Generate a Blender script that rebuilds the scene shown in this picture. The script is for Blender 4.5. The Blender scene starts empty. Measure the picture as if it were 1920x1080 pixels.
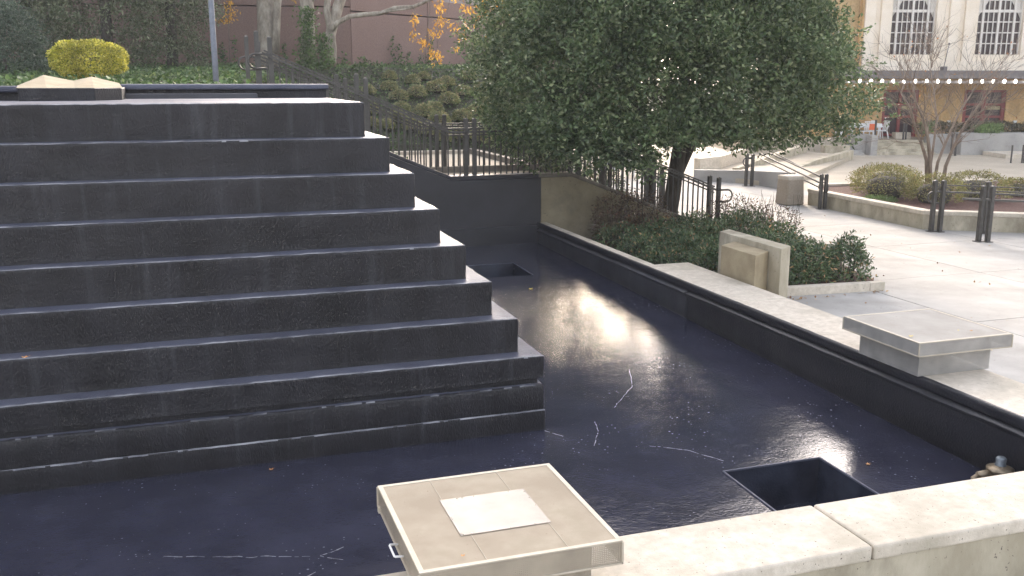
import bpy, math, random
import numpy as np
from mathutils import Vector, Matrix

random.seed(7)
rng = np.random.default_rng(7)
R_ = math.radians
scene = bpy.context.scene
col = scene.collection

# ------------------------------------------------------------------ camera
EYE = np.array([0.0, 0.0, 3.6])
FPX, PITCH, YAW, ROLL = 1791.4, 0.2141, 0.3245, 0.0009
cy, sy, cp, sp = math.cos(YAW), math.sin(YAW), math.cos(PITCH), math.sin(PITCH)
Fv = np.array([sy * cp, cy * cp, -sp])
R0 = np.array([cy, -sy, 0.0])
U0 = np.cross(R0, Fv)
Rv = math.cos(ROLL) * R0 + math.sin(ROLL) * U0
Uv = -math.sin(ROLL) * R0 + math.cos(ROLL) * U0
cam_d = bpy.data.cameras.new('camera')
cam_d.sensor_width = 36.0
cam_d.lens = FPX / 1920 * 36
cam_d.clip_start = 0.05
cam_d.clip_end = 3000
cam = bpy.data.objects.new('camera', cam_d)
col.objects.link(cam)
M = Matrix(((Rv[0], Uv[0], -Fv[0], EYE[0]), (Rv[1], Uv[1], -Fv[1], EYE[1]), (Rv[2], Uv[2], -Fv[2], EYE[2]), (0, 0, 0, 1)))
cam.matrix_world = M
scene.camera = cam

# ------------------------------------------------------------------ light
SUN_EL, SUN_AZ = 19.0, 23.0
world = bpy.data.worlds.new('World')
scene.world = world
world.use_nodes = True
wn = world.node_tree.nodes
wl = world.node_tree.links
wn.clear()
sky = wn.new('ShaderNodeTexSky')
sky.sky_type = 'NISHITA'
sky.sun_disc = False
sky.sun_elevation = R_(SUN_EL)
sky.sun_rotation = R_(SUN_AZ)
sky.air_density = 1.0
sky.dust_density = 4.0
sky.ozone_density = 1.0
bg = wn.new('ShaderNodeBackground')
bg.inputs['Strength'].default_value = 0.15
wo = wn.new('ShaderNodeOutputWorld')
hz = wn.new('ShaderNodeHueSaturation')      # thin high overcast: paler than a clear sky
hz.inputs['Saturation'].default_value = 0.42
wl.new(sky.outputs[0], hz.inputs['Color'])
tint = wn.new('ShaderNodeMix'); tint.data_type = 'RGBA'; tint.blend_type = 'MULTIPLY'
tint.inputs['Factor'].default_value = 1.0
tint.inputs['B'].default_value = (1.03, 0.985, 0.985, 1)
wl.new(hz.outputs[0], tint.inputs['A'])
wl.new(tint.outputs['Result'], bg.inputs['Color'])
wl.new(bg.outputs[0], wo.inputs['Surface'])
sd = bpy.data.lights.new('sun', 'SUN')
sd.energy = 0.5
sd.angle = R_(8)
sd.color = (1.0, 0.80, 0.56)
sun = bpy.data.objects.new('sun', sd)
col.objects.link(sun)
sdir = Vector((math.sin(R_(SUN_AZ)) * math.cos(R_(SUN_EL)), math.cos(R_(SUN_AZ)) * math.cos(R_(SUN_EL)), math.sin(R_(SUN_EL))))
sun.rotation_euler = sdir.to_track_quat('Z', 'Y').to_euler()
sun.location = (10, 30, 40)
scene.view_settings.view_transform = 'Standard'
scene.view_settings.look = 'None'
scene.view_settings.exposure = 2.25
scene.view_settings.gamma = 1.0
scene.cycles.max_bounces = 6
scene.cycles.diffuse_bounces = 3
scene.cycles.glossy_bounces = 3
scene.cycles.transmission_bounces = 3
scene.view_settings.use_curve_mapping = False

# ------------------------------------------------------------------ helpers
def ray(px, py):
    return Fv + Rv * (px - 960) / FPX - Uv * (py - 540) / FPX

def un(px, py, X=None, Y=None, Z=None):
    """a place on the ground (or on a wall) measured from the survey picture"""
    d = ray(px, py)
    if X is not None: t = X / d[0]
    elif Y is not None: t = Y / d[1]
    else: t = (Z - EYE[2]) / d[2]
    return EYE + t * d

def at(px, py, D):
    return EYE + ray(px, py) * D

def tag(o, label=None, cat=None, group=None, kind=None):
    if label: o['label'] = label
    if cat: o['category'] = cat
    if group: o['group'] = group
    if kind: o['kind'] = kind
    return o

def empty(name, loc, rz=0.0):
    o = bpy.data.objects.new(name, None)
    o.empty_display_size = 0.2
    o.location = loc
    o.rotation_euler = (0, 0, rz)
    col.objects.link(o)
    return o

def copy_tree(o, parent=None):
    c = o.copy()
    col.objects.link(c)
    c.parent = parent
    for ch in list(o.children):
        copy_tree(ch, c)
    return c

class MB:
    def __init__(s):
        s.v = []; s.f = []; s.smooth = False
    def quad(s, *p):
        n = len(s.v); s.v += [tuple(map(float, q)) for q in p]; s.f.append(tuple(range(n, n + len(p)))); return s
    def prism(s, poly, z0, z1):
        """poly: list of (x, y) counter-clockwise; z0/z1 numbers or lists"""
        n = len(poly); a = len(s.v)
        zz0 = z0 if hasattr(z0, '__len__') else [z0] * n
        zz1 = z1 if hasattr(z1, '__len__') else [z1] * n
        s.v += [(float(p[0]), float(p[1]), float(z)) for p, z in zip(poly, zz0)]
        s.v += [(float(p[0]), float(p[1]), float(z)) for p, z in zip(poly, zz1)]
        s.f.append(tuple(a + i for i in reversed(range(n))))
        s.f.append(tuple(a + n + i for i in range(n)))
        for i in range(n):
            j = (i + 1) % n
            s.f.append((a + i, a + j, a + n + j, a + n + i))
        return s
    def box(s, x0, x1, y0, y1, z0, z1):
        return s.prism([(x0, y0), (x1, y0), (x1, y1), (x0, y1)], z0, z1)
    def bar(s, A, B, w, h=None):
        """square bar from A to B"""
        h = h or w
        A = Vector(A); B = Vector(B); d = (B - A).normalized()
        up = Vector((0, 0, 1)) if abs(d.z) < 0.95 else Vector((0, 1, 0))
        r = d.cross(up).normalized() * w / 2; u = r.cross(d).normalized() * h / 2
        a = len(s.v)
        for P in (A, B):
            for sr, su in ((-1, -1), (1, -1), (1, 1), (-1, 1)):
                s.v.append(tuple(P + r * sr + u * su))
        s.f += [(a, a + 1, a + 2, a + 3), (a + 7, a + 6, a + 5, a + 4)]
        for i in range(4):
            j = (i + 1) % 4
            s.f.append((a + i, a + 4 + i, a + 4 + j, a + j))
        return s
    def tube(s, pts, rad, n=8, cap=True):
        pts = [Vector(p) for p in pts]
        if not hasattr(rad, '__len__'): rad = [rad] * len(pts)
        a = len(s.v); prev = None
        for i, p in enumerate(pts):
            d = (pts[min(i + 1, len(pts) - 1)] - pts[max(i - 1, 0)]).normalized()
            if prev is None:
                up = Vector((0, 0, 1)) if abs(d.z) < 0.9 else Vector((1, 0, 0))
                r = d.cross(up).normalized()
            else:
                r = (prev - d * prev.dot(d)).normalized()
            prev = r
            u = d.cross(r)
            for k in range(n):
                t = 2 * math.pi * k / n
                s.v.append(tuple(p + (r * math.cos(t) + u * math.sin(t)) * rad[i]))
        for i in range(len(pts) - 1):
            for k in range(n):
                j = (k + 1) % n
                s.f.append((a + i * n + k, a + i * n + j, a + (i + 1) * n + j, a + (i + 1) * n + k))
        if cap:
            s.f.append(tuple(a + k for k in reversed(range(n))))
            b = a + (len(pts) - 1) * n
            s.f.append(tuple(b + k for k in range(n)))
        s.smooth = True
        return s
    def lathe(s, c, prof, n=24):
        a = len(s.v)
        for r, z in prof:
            for k in range(n):
                t = 2 * math.pi * k / n
                s.v.append((c[0] + r * math.cos(t), c[1] + r * math.sin(t), c[2] + z))
        for i in range(len(prof) - 1):
            for k in range(n):
                j = (k + 1) % n
                s.f.append((a + i * n + k, a + i * n + j, a + (i + 1) * n + j, a + (i + 1) * n + k))
        s.f.append(tuple(a + k for k in reversed(range(n))))
        b = a + (len(prof) - 1) * n
        s.f.append(tuple(b + k for k in range(n)))
        s.smooth = True
        return s
    def build(s, name, mat, parent=None, bevel=0.0, seg=2, smooth=None, local=False):
        me = bpy.data.meshes.new(name)
        off = Vector((0, 0, 0))
        if parent is not None and not local:
            q = parent
            while q is not None:
                off += q.location; q = q.parent
        me.from_pydata([(x - off.x, y - off.y, z - off.z) for x, y, z in s.v], [], s.f)
        me.update()
        if mat: me.materials.append(mat)
        if smooth if smooth is not None else s.smooth:
            me.polygons.foreach_set('use_smooth', [True] * len(me.polygons))
        o = bpy.data.objects.new(name, me)
        col.objects.link(o)
        if parent is not None: o.parent = parent
        if bevel:
            m = o.modifiers.new('bevel', 'BEVEL'); m.width = bevel; m.segments = seg; m.limit_method = 'ANGLE'
            m.angle_limit = R_(35)
        return o

def leaf_object(name, P, size, mat, parent=None, up=0.35, slim=0.45, jitter=0.35, droop=0.0, nrm=None, fold=0.25):
    """P: N x 3 leaf positions; one folded four-point leaf at each"""
    N = len(P)
    d = rng.normal(size=(N, 3)); d[:, 2] -= droop
    if nrm is not None: d = d * 0.6 + nrm
    d /= np.linalg.norm(d, axis=1)[:, None]
    n = rng.normal(size=(N, 3)); n[:, 2] += up * 3
    if nrm is not None: n += nrm * 0.8
    w = np.cross(d, n); w /= (np.linalg.norm(w, axis=1)[:, None] + 1e-9)
    n = np.cross(w, d)
    L = size * (1 + jitter * rng.uniform(-1, 1, N))[:, None]
    off = np.zeros(3)
    if parent is not None:
        q = parent
        while q is not None:
            off += np.array(q.location); q = q.parent
    B = P - off
    V = np.empty((N, 4, 3))
    V[:, 0] = B
    V[:, 1] = B + d * L * 0.45 + w * L * slim * 0.5 + n * L * fold * 0.4
    V[:, 2] = B + d * L
    V[:, 3] = B + d * L * 0.45 - w * L * slim * 0.5 + n * L * fold * 0.4
    me = bpy.data.meshes.new(name)
    me.vertices.add(4 * N)
    me.vertices.foreach_set('co', V.reshape(-1))
    me.loops.add(6 * N)
    idx = (np.arange(N)[:, None] * 4 + np.array([0, 1, 2, 0, 2, 3])[None]).astype(np.int32)
    me.loops.foreach_set('vertex_index', idx.reshape(-1))
    me.polygons.add(2 * N)
    me.polygons.foreach_set('loop_start', np.arange(0, 6 * N, 3, dtype=np.int32))
    me.polygons.foreach_set('loop_total', np.full(2 * N, 3, dtype=np.int32))
    me.update(calc_edges=True)
    me.validate()
    me.materials.append(mat)
    o = bpy.data.objects.new(name, me)
    col.objects.link(o)
    if parent is not None: o.parent = parent
    return o

# ------------------------------------------------------------------ materials
def mat(name, c1, c2=None, rough=0.7, scale=4.0, bump=0.0, bscale=40.0, spec=0.5, metal=0.0, detail=6.0,
        c3=None, s3=0.6, stretch=None, rvar=0.0, coat=0.0, contrast=(0.35, 0.65), bdist=0.01, speck=None):
    m = bpy.data.materials.new(name); m.use_nodes = True
    N = m.node_tree.nodes; L = m.node_tree.links
    b = N['Principled BSDF']
    b.inputs['Roughness'].default_value = rough
    b.inputs['Metallic'].default_value = metal
    b.inputs['Specular IOR Level'].default_value = spec
    b.inputs['Coat Weight'].default_value = coat
    tc = N.new('ShaderNodeTexCoord'); mp = N.new('ShaderNodeMapping')
    L.new(tc.outputs['Object'], mp.inputs['Vector'])
    if stretch: mp.inputs['Scale'].default_value = stretch
    c2 = c2 or c1
    nz = N.new('ShaderNodeTexNoise'); nz.inputs['Scale'].default_value = scale; nz.inputs['Detail'].default_value = detail
    nz.inputs['Roughness'].default_value = 0.6
    L.new(mp.outputs[0], nz.inputs['Vector'])
    cr = N.new('ShaderNodeValToRGB')
    cr.color_ramp.elements[0].position = contrast[0]; cr.color_ramp.elements[1].position = contrast[1]
    cr.color_ramp.elements[0].color = (*c1, 1); cr.color_ramp.elements[1].color = (*c2, 1)
    L.new(nz.outputs['Fac'], cr.inputs['Fac'])
    out = cr.outputs[0]
    if c3:
        n3 = N.new('ShaderNodeTexNoise'); n3.inputs['Scale'].default_value = s3; n3.inputs['Detail'].default_value = 8
        n3.inputs['Roughness'].default_value = 0.65
        L.new(mp.outputs[0], n3.inputs['Vector'])
        r3 = N.new('ShaderNodeValToRGB'); r3.color_ramp.elements[0].position = 0.5; r3.color_ramp.elements[1].position = 0.72
        L.new(n3.outputs['Fac'], r3.inputs['Fac'])
        mx = N.new('ShaderNodeMix'); mx.data_type = 'RGBA'
        L.new(r3.outputs[0], mx.inputs['Factor']); L.new(out, mx.inputs['A']); mx.inputs['B'].default_value = (*c3, 1)
        out = mx.outputs['Result']
    if speck:
        sc, thr, colr = speck
        vz = N.new('ShaderNodeTexNoise'); vz.inputs['Scale'].default_value = sc; vz.inputs['Detail'].default_value = 2
        L.new(tc.outputs['Object'], vz.inputs['Vector'])
        vr = N.new('ShaderNodeValToRGB'); vr.color_ramp.elements[0].position = thr; vr.color_ramp.elements[1].position = thr + 0.03
        L.new(vz.outputs['Fac'], vr.inputs['Fac'])
        mx = N.new('ShaderNodeMix'); mx.data_type = 'RGBA'
        L.new(vr.outputs[0], mx.inputs['Factor']); L.new(out, mx.inputs['A']); mx.inputs['B'].default_value = (*colr, 1)
        out = mx.outputs['Result']
    L.new(out, b.inputs['Base Color'])
    if rvar:
        rr = N.new('ShaderNodeMapRange'); rr.inputs['To Min'].default_value = max(0.02, rough - rvar); rr.inputs['To Max'].default_value = rough + rvar
        rr.inputs['From Min'].default_value = 0.3; rr.inputs['From Max'].default_value = 0.7
        rn = N.new('ShaderNodeTexNoise'); rn.inputs['Scale'].default_value = 2.3; rn.inputs['Detail'].default_value = 8
        L.new(tc.outputs['Object'], rn.inputs['Vector'])
        L.new(rn.outputs['Fac'], rr.inputs['Value']); L.new(rr.outputs[0], b.inputs['Roughness'])
    if bump:
        bn = N.new('ShaderNodeTexNoise'); bn.inputs['Scale'].default_value = bscale; bn.inputs['Detail'].default_value = 5
        L.new(mp.outputs[0], bn.inputs['Vector'])
        bp = N.new('ShaderNodeBump'); bp.inputs['Strength'].default_value = bump; bp.inputs['Distance'].default_value = bdist
        L.new(bn.outputs['Fac'], bp.inputs['Height']); L.new(bp.outputs[0], b.inputs['Normal'])
    return m

def leaf_mat(name, cols, rough=0.45, trans=0.25, spec=0.5):
    m = bpy.data.materials.new(name); m.use_nodes = True
    N = m.node_tree.nodes; L = m.node_tree.links
    b = N['Principled BSDF']; out = N['Material Output']
    g = N.new('ShaderNodeNewGeometry')
    cr = N.new('ShaderNodeValToRGB')
    while len(cr.color_ramp.elements) < len(cols): cr.color_ramp.elements.new(0.5)
    for i, (p, c) in enumerate(cols):
        cr.color_ramp.elements[i].position = p; cr.color_ramp.elements[i].color = (*c, 1)
    L.new(g.outputs['Random Per Island'], cr.inputs['Fac'])
    tc = N.new('ShaderNodeTexCoord'); nz = N.new('ShaderNodeTexNoise'); nz.inputs['Scale'].default_value = 1.6
    L.new(tc.outputs['Object'], nz.inputs['Vector'])
    hs = N.new('ShaderNodeHueSaturation')
    mr = N.new('ShaderNodeMapRange'); mr.inputs['From Min'].default_value = 0.3; mr.inputs['From Max'].default_value = 0.7
    mr.inputs['To Min'].default_value = 0.65; mr.inputs['To Max'].default_value = 1.35
    L.new(nz.outputs['Fac'], mr.inputs['Value']); L.new(mr.outputs[0], hs.inputs['Value'])
    L.new(cr.outputs[0], hs.inputs['Color'])
    L.new(hs.outputs[0], b.inputs['Base Color'])
    b.inputs['Roughness'].default_value = rough
    b.inputs['Specular IOR Level'].default_value = spec
    t = N.new('ShaderNodeBsdfTranslucent'); L.new(hs.outputs[0], t.inputs['Color'])
    ms = N.new('ShaderNodeMixShader'); ms.inputs[0].default_value = trans
    L.new(b.outputs[0], ms.inputs[1]); L.new(t.outputs[0], ms.inputs[2]); L.new(ms.outputs[0], out.inputs['Surface'])
    return m

def perf_mat(name, c, pitch=0.012, hole=0.30, axis='XY', rough=0.45, metal=0.55):
    """perforated sheet: round holes on a square grid, really open"""
    m = bpy.data.materials.new(name); m.use_nodes = True
    N = m.node_tree.nodes; L = m.node_tree.links
    b = N['Principled BSDF']; out = N['Material Output']
    b.inputs['Roughness'].default_value = rough; b.inputs['Metallic'].default_value = metal * .3
    tc = N.new('ShaderNodeTexCoord'); sep = N.new('ShaderNodeSeparateXYZ'); L.new(tc.outputs['Object'], sep.inputs[0])
    def cell(sock):
        d = N.new('ShaderNodeMath'); d.operation = 'DIVIDE'; d.inputs[1].default_value = pitch; L.new(sock, d.inputs[0])
        f = N.new('ShaderNodeMath'); f.operation = 'FRACT'; L.new(d.outputs[0], f.inputs[0])
        s = N.new('ShaderNodeMath'); s.operation = 'SUBTRACT'; s.inputs[1].default_value = 0.5; L.new(f.outputs[0], s.inputs[0])
        p = N.new('ShaderNodeMath'); p.operation = 'MULTIPLY'; L.new(s.outputs[0], p.inputs[0]); L.new(s.outputs[0], p.inputs[1])
        return p.outputs[0]
    a, bb = [cell(sep.outputs[k]) for k in axis]
    ad = N.new('ShaderNodeMath'); ad.operation = 'ADD'; L.new(a, ad.inputs[0]); L.new(bb, ad.inputs[1])
    lt = N.new('ShaderNodeMath'); lt.operation = 'LESS_THAN'; lt.inputs[1].default_value = hole * hole; L.new(ad.outputs[0], lt.inputs[0])
    nz = N.new('ShaderNodeTexNoise'); nz.inputs['Scale'].default_value = 5; nz.inputs['Detail'].default_value = 7
    L.new(tc.outputs['Object'], nz.inputs['Vector'])
    cr = N.new('ShaderNodeValToRGB'); cr.color_ramp.elements[0].position = .3; cr.color_ramp.elements[1].position = .7
    cr.color_ramp.elements[0].color = (*[v * .72 for v in c], 1); cr.color_ramp.elements[1].color = (*c, 1)
    L.new(nz.outputs['Fac'], cr.inputs['Fac']); L.new(cr.outputs[0], b.inputs['Base Color'])
    tr = N.new('ShaderNodeBsdfTransparent'); ms = N.new('ShaderNodeMixShader')
    L.new(lt.outputs[0], ms.inputs[0]); L.new(b.outputs[0], ms.inputs[1]); L.new(tr.outputs[0], ms.inputs[2])
    L.new(ms.outputs[0], out.inputs['Surface'])
    return m

concrete = mat('pale concrete', (0.54, 0.475, 0.38), (0.68, 0.61, 0.505), 0.85, 11.0, 0.35, 60, c3=(0.42, 0.375, 0.29), s3=1.3, speck=(42, 0.70, (0.16, 0.13, 0.10)))
concrete_side = mat('weathered concrete wall', (0.36, 0.315, 0.225), (0.54, 0.485, 0.37), 0.88, 2.2, 0.3, 50, c3=(0.22, 0.19, 0.135), s3=1.6, stretch=(1, 1, 0.5), speck=(30, 0.70, (0.12, 0.10, 0.08)))
concrete_grey = mat('grey concrete', (0.30, 0.29, 0.27), (0.44, 0.42, 0.39), 0.88, 2.0, 0.25, 50, c3=(0.24, 0.225, 0.20), s3=1.0)
tan_stone = mat('tan faced concrete', (0.30, 0.24, 0.15), (0.40, 0.33, 0.21), 0.85, 3.0, 0.3, 70, speck=(60, 0.68, (0.16, 0.13, 0.09)))
paving_mat = mat('light concrete paving', (0.34, 0.325, 0.30), (0.45, 0.435, 0.405), 0.9, 0.8, 0.2, 80, c3=(0.28, 0.262, 0.232), s3=0.45, speck=(22, 0.70, (0.20, 0.175, 0.14)))
sand_mat = mat('buff paving', (0.42, 0.36, 0.27), (0.50, 0.44, 0.345), 0.9, 0.7, 0.1, 60, c3=(0.40, 0.35, 0.28), s3=0.2)
joint_mat = mat('paving joint', (0.10, 0.09, 0.08), (0.16, 0.145, 0.125), 0.95)
soil_mat = mat('bark mulch', (0.055, 0.025, 0.018), (0.14, 0.065, 0.045), 0.95, 18.0, 0.8, 60, bdist=0.03)
bank_mat = mat('bank soil', (0.022, 0.026, 0.012), (0.05, 0.05, 0.025), 0.95, 6.0, 0.8, 25, bdist=0.05)
far_mat = mat('distant ground', (0.06, 0.07, 0.04), (0.10, 0.10, 0.07), 0.95, 0.1)
metal_dark = mat('bronze painted steel', (0.048, 0.044, 0.038), (0.075, 0.069, 0.060), 0.45, 8.0, 0.05, 60)
pole_mat = mat('grey painted pole', (0.17, 0.19, 0.23), (0.24, 0.26, 0.31), 0.5, 10)
brown_wall = mat('brown aggregate panel', (0.21, 0.138, 0.115), (0.28, 0.19, 0.162), 0.9, 30.0, 0.5, 90, c3=(0.31, 0.215, 0.185), s3=0.25)
pale_band = mat('pale band', (0.30, 0.26, 0.25), (0.36, 0.32, 0.31), 0.8, 2.0)
white_paint = mat('white plastic', (0.78, 0.78, 0.78), rough=0.4)
orange_mat = mat('orange cloth', (0.75, 0.16, 0.05), rough=0.7)

def coat_mat(name, base, rough, b1, s1, b2, s2, stretch=None, sheen=0.0, specks=False, dust_sheen=None, rv=0.06, spec=.55, d2=.008, runs=None):
    """thick glossy waterproof coating rolled over rough render"""
    m = bpy.data.materials.new(name); m.use_nodes = True
    N = m.node_tree.nodes; L = m.node_tree.links
    b = N['Principled BSDF']
    b.inputs['Specular IOR Level'].default_value = spec
    tc = N.new('ShaderNodeTexCoord'); mp = N.new('ShaderNodeMapping'); L.new(tc.outputs['Object'], mp.inputs[0])
    if stretch: mp.inputs['Scale'].default_value = stretch
    nz = N.new('ShaderNodeTexNoise'); nz.inputs['Scale'].default_value = 1.4; nz.inputs['Detail'].default_value = 9; nz.inputs['Roughness'].default_value = .65
    L.new(tc.outputs['Object'], nz.inputs['Vector'])
    cr = N.new('ShaderNodeValToRGB'); e = cr.color_ramp.elements
    e[0].position = .38; e[1].position = .7
    e[0].color = (*base, 1); e[1].color = (*[v * 1.7 + .003 for v in base], 1)
    L.new(nz.outputs['Fac'], cr.inputs['Fac'])
    out = cr.outputs[0]
    def over(fac, colr):
        nonlocal out
        mx = N.new('ShaderNodeMix'); mx.data_type = 'RGBA'; L.new(fac, mx.inputs['Factor']); L.new(out, mx.inputs['A']); mx.inputs['B'].default_value = (*colr, 1)
        out = mx.outputs['Result']
    if specks:
        vo = N.new('ShaderNodeTexVoronoi'); vo.inputs['Scale'].default_value = 17; vo.inputs['Randomness'].default_value = 1
        L.new(tc.outputs['Object'], vo.inputs['Vector'])
        # only some cells carry a speck, more of them in patches
        n2 = N.new('ShaderNodeTexNoise'); n2.inputs['Scale'].default_value = 0.9; n2.inputs['Detail'].default_value = 3
        L.new(tc.outputs['Object'], n2.inputs['Vector'])
        mr = N.new('ShaderNodeMapRange'); mr.inputs['From Min'].default_value = .36; mr.inputs['From Max'].default_value = .62
        mr.inputs['To Min'].default_value = 0.0; mr.inputs['To Max'].default_value = 0.21
        L.new(n2.outputs['Fac'], mr.inputs['Value'])
        sp_ = N.new('ShaderNodeSeparateColor'); L.new(vo.outputs['Color'], sp_.inputs[0])
        ml = N.new('ShaderNodeMath'); ml.operation = 'MULTIPLY'; L.new(sp_.outputs[0], ml.inputs[0]); L.new(mr.outputs[0], ml.inputs[1])
        lt = N.new('ShaderNodeMath'); lt.operation = 'LESS_THAN'; L.new(vo.outputs['Distance'], lt.inputs[0]); L.new(ml.outputs[0], lt.inputs[1])
        sc = N.new('ShaderNodeMath'); sc.operation = 'MULTIPLY'; sc.inputs[1].default_value = .65; L.new(lt.outputs[0], sc.inputs[0])
        over(sc.outputs[0], (0.32, 0.33, 0.37))
    if dust_sheen:  # dust mottle on walls and risers; painted light on treads and lips
        n3 = N.new('ShaderNodeTexNoise'); n3.inputs['Scale'].default_value = 3.0; n3.inputs['Detail'].default_value = 8
        L.new(mp.outputs[0], n3.inputs['Vector'])
        r3 = N.new('ShaderNodeMapRange'); r3.inputs['From Min'].default_value = .4; r3.inputs['From Max'].default_value = .75; r3.inputs['To Max'].default_value = .8
        L.new(n3.outputs['Fac'], r3.inputs['Value'])
        over(r3.outputs[0], dust_sheen)
    if runs:
        m2 = N.new('ShaderNodeMapping'); m2.inputs['Scale'].default_value = (7, 7, .7); L.new(tc.outputs['Object'], m2.inputs[0])
        n4 = N.new('ShaderNodeTexNoise'); n4.inputs['Scale'].default_value = 1.0; n4.inputs['Detail'].default_value = 7; n4.inputs['Roughness'].default_value = .6
        L.new(m2.outputs[0], n4.inputs['Vector'])
        r4 = N.new('ShaderNodeMapRange'); r4.inputs['From Min'].default_value = .56; r4.inputs['From Max'].default_value = .78; r4.inputs['To Max'].default_value = .75
        L.new(n4.outputs['Fac'], r4.inputs['Value'])
        over(r4.outputs[0], runs)
    L.new(out, b.inputs['Base Color'])
    rn = N.new('ShaderNodeTexNoise'); rn.inputs['Scale'].default_value = 1.1; rn.inputs['Detail'].default_value = 7
    L.new(tc.outputs['Object'], rn.inputs['Vector'])
    rr = N.new('ShaderNodeMapRange'); rr.inputs['From Min'].default_value = .35; rr.inputs['From Max'].default_value = .65
    rr.inputs['To Min'].default_value = rough - rv; rr.inputs['To Max'].default_value = rough + rv
    L.new(rn.outputs['Fac'], rr.inputs['Value']); L.new(rr.outputs[0], b.inputs['Roughness'])
    na = N.new('ShaderNodeTexNoise'); na.inputs['Scale'].default_value = s1; na.inputs['Detail'].default_value = 4; L.new(mp.outputs[0], na.inputs['Vector'])
    nb = N.new('ShaderNodeTexNoise'); nb.inputs['Scale'].default_value = s2; nb.inputs['Detail'].default_value = 6; L.new(mp.outputs[0], nb.inputs['Vector'])
    p1 = N.new('ShaderNodeBump'); p1.inputs['Strength'].default_value = b1; p1.inputs['Distance'].default_value = .03; L.new(na.outputs['Fac'], p1.inputs['Height'])
    p2 = N.new('ShaderNodeBump'); p2.inputs['Strength'].default_value = b2; p2.inputs['Distance'].default_value = d2; L.new(nb.outputs['Fac'], p2.inputs['Height'])
    L.new(p1.outputs[0], p2.inputs['Normal']); L.new(p2.outputs[0], b.inputs['Normal'])
    return m

riser_mat = coat_mat('black coating on risers', (0.0085, 0.008, 0.0095), 0.42, 0.35, 3.0, 1.0, 75, stretch=(1, 1, 0.38), dust_sheen=(.026, .025, .030), spec=.40, d2=.013, runs=(.055, .055, .062))
tread_mat = coat_mat('tread coating with painted sky light', (0.062, 0.066, 0.090), 0.46, 0.25, 3.0, 0.9, 45, dust_sheen=(.12, .126, .155), spec=.2)  # sky reflection on the upward faces, put into a paler base colour
lip_mat = coat_mat('step lip with painted glint', (0.07, 0.072, 0.085), 0.20, 0.6, 7.0, 1.0, 60, dust_sheen=(.45, .45, .47), d2=.012)  # bright edge highlight of the rounded lip, painted as whitish colour
floor_mat = coat_mat('navy basin floor coating', (0.023, 0.0242, 0.0385), 0.10, 0.18, 2.4, 0.34, 30, stretch=(1, 1.6, 1), specks=True, rv=0.045, spec=.42, dust_sheen=(.034, .035, .052), d2=.006)
wall_mat = coat_mat('black basin wall coating', (0.012, 0.012, 0.016), 0.38, 0.25, 2.0, 0.6, 45)
dull_wall_mat = coat_mat('dust-dulled basin wall coating', (0.030, 0.031, 0.038), 0.45, 0.25, 2.0, 0.4, 45, stretch=(1, 1, 0.4), dust_sheen=(0.06, 0.062, 0.072))
sump_mat = coat_mat('sump coating', (0.014, 0.016, 0.026), 0.22, 0.3, 5.0, 0.5, 50, dust_sheen=(0.045, 0.055, 0.08))

from mathutils import noise as mnoise
# ================================================================== GROUND
def sheet(name, x0, x1, y0, y1, z, m, nx=1, ny=1):
    b = MB()
    b.quad((x0, y0, z), (x1, y0, z), (x1, y1, z), (x0, y1, z))
    return tag(b.build(name, m), kind='structure')
g = sheet('ground', -900, 900, -900, 900, -1.20, far_mat)

# near plaza: slabs with recessed joints over a dark bed
bed = sheet('plaza', 7.9, 75, -6, 62, -0.012, joint_mat)
slab_meshes = {}
def slab(x0, x1, y0, y1, m):
    w, d = round(x1 - x0, 3), round(y1 - y0, 3)
    key = (w, d, m.name)
    if key not in slab_meshes:
        b = MB().box(0, w, 0, d, -0.06, 0)
        o = b.build('paving_slab', m, bed, bevel=0, local=True)
        slab_meshes[key] = o.data
    else:
        o = bpy.data.objects.new('paving_slab', slab_meshes[key]); col.objects.link(o); o.parent = bed
    o.location = (x0, y0, random.uniform(-0.0015, 0.0015))
    return o
PX0, PY0, PS = 8.17, 2.0, 3.05
for i in range(8):
    for j in range(10):
        x0 = PX0 + i * PS; y0 = PY0 + j * PS
        if x0 > 26: continue
        slab(x0 + .009, x0 + PS - .009, y0 + .009, y0 + PS - .009, paving_mat)
# far buff court: poured sheets (too far to tell apart)
b = MB(); b.quad((8.17, 32.51, 0.004), (75, 32.51, 0.004), (75, 62, 0.004), (8.17, 62, 0.004))
b.quad((20.5, 24.0, 0.0085), (75, 8, 0.0085), (75, 34, 0.0085), (17.8, 34, 0.0085))
tag(b.build('far_court', sand_mat), kind='structure')
b = MB(); b.quad((-40, -12, 0.0), (8.17, -12, 0.0), (8.17, 5.0, 0.0), (-40, 5.0, 0.0))
tag(b.build('pavement', paving_mat), kind='structure')

# ================================================================== FOUNTAIN
ftn = empty('stepped_fountain', (3.5, 9.3, -0.1))
tag(ftn, 'stepped cascade fountain coated glossy black, drained, with a navy basin and pale concrete coping', 'fountain')
XC, YC, ZC, S_, T_, H_ = 3.498, 9.295, 0.70, 0.229, 0.2154, 0.3801
XL = -9.0
def zf(y): return -0.134 + 0.018 * (y - 10)

def nz3(x, y, z, f): return mnoise.noise(Vector((x * f, y * f, z * f)))

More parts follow.
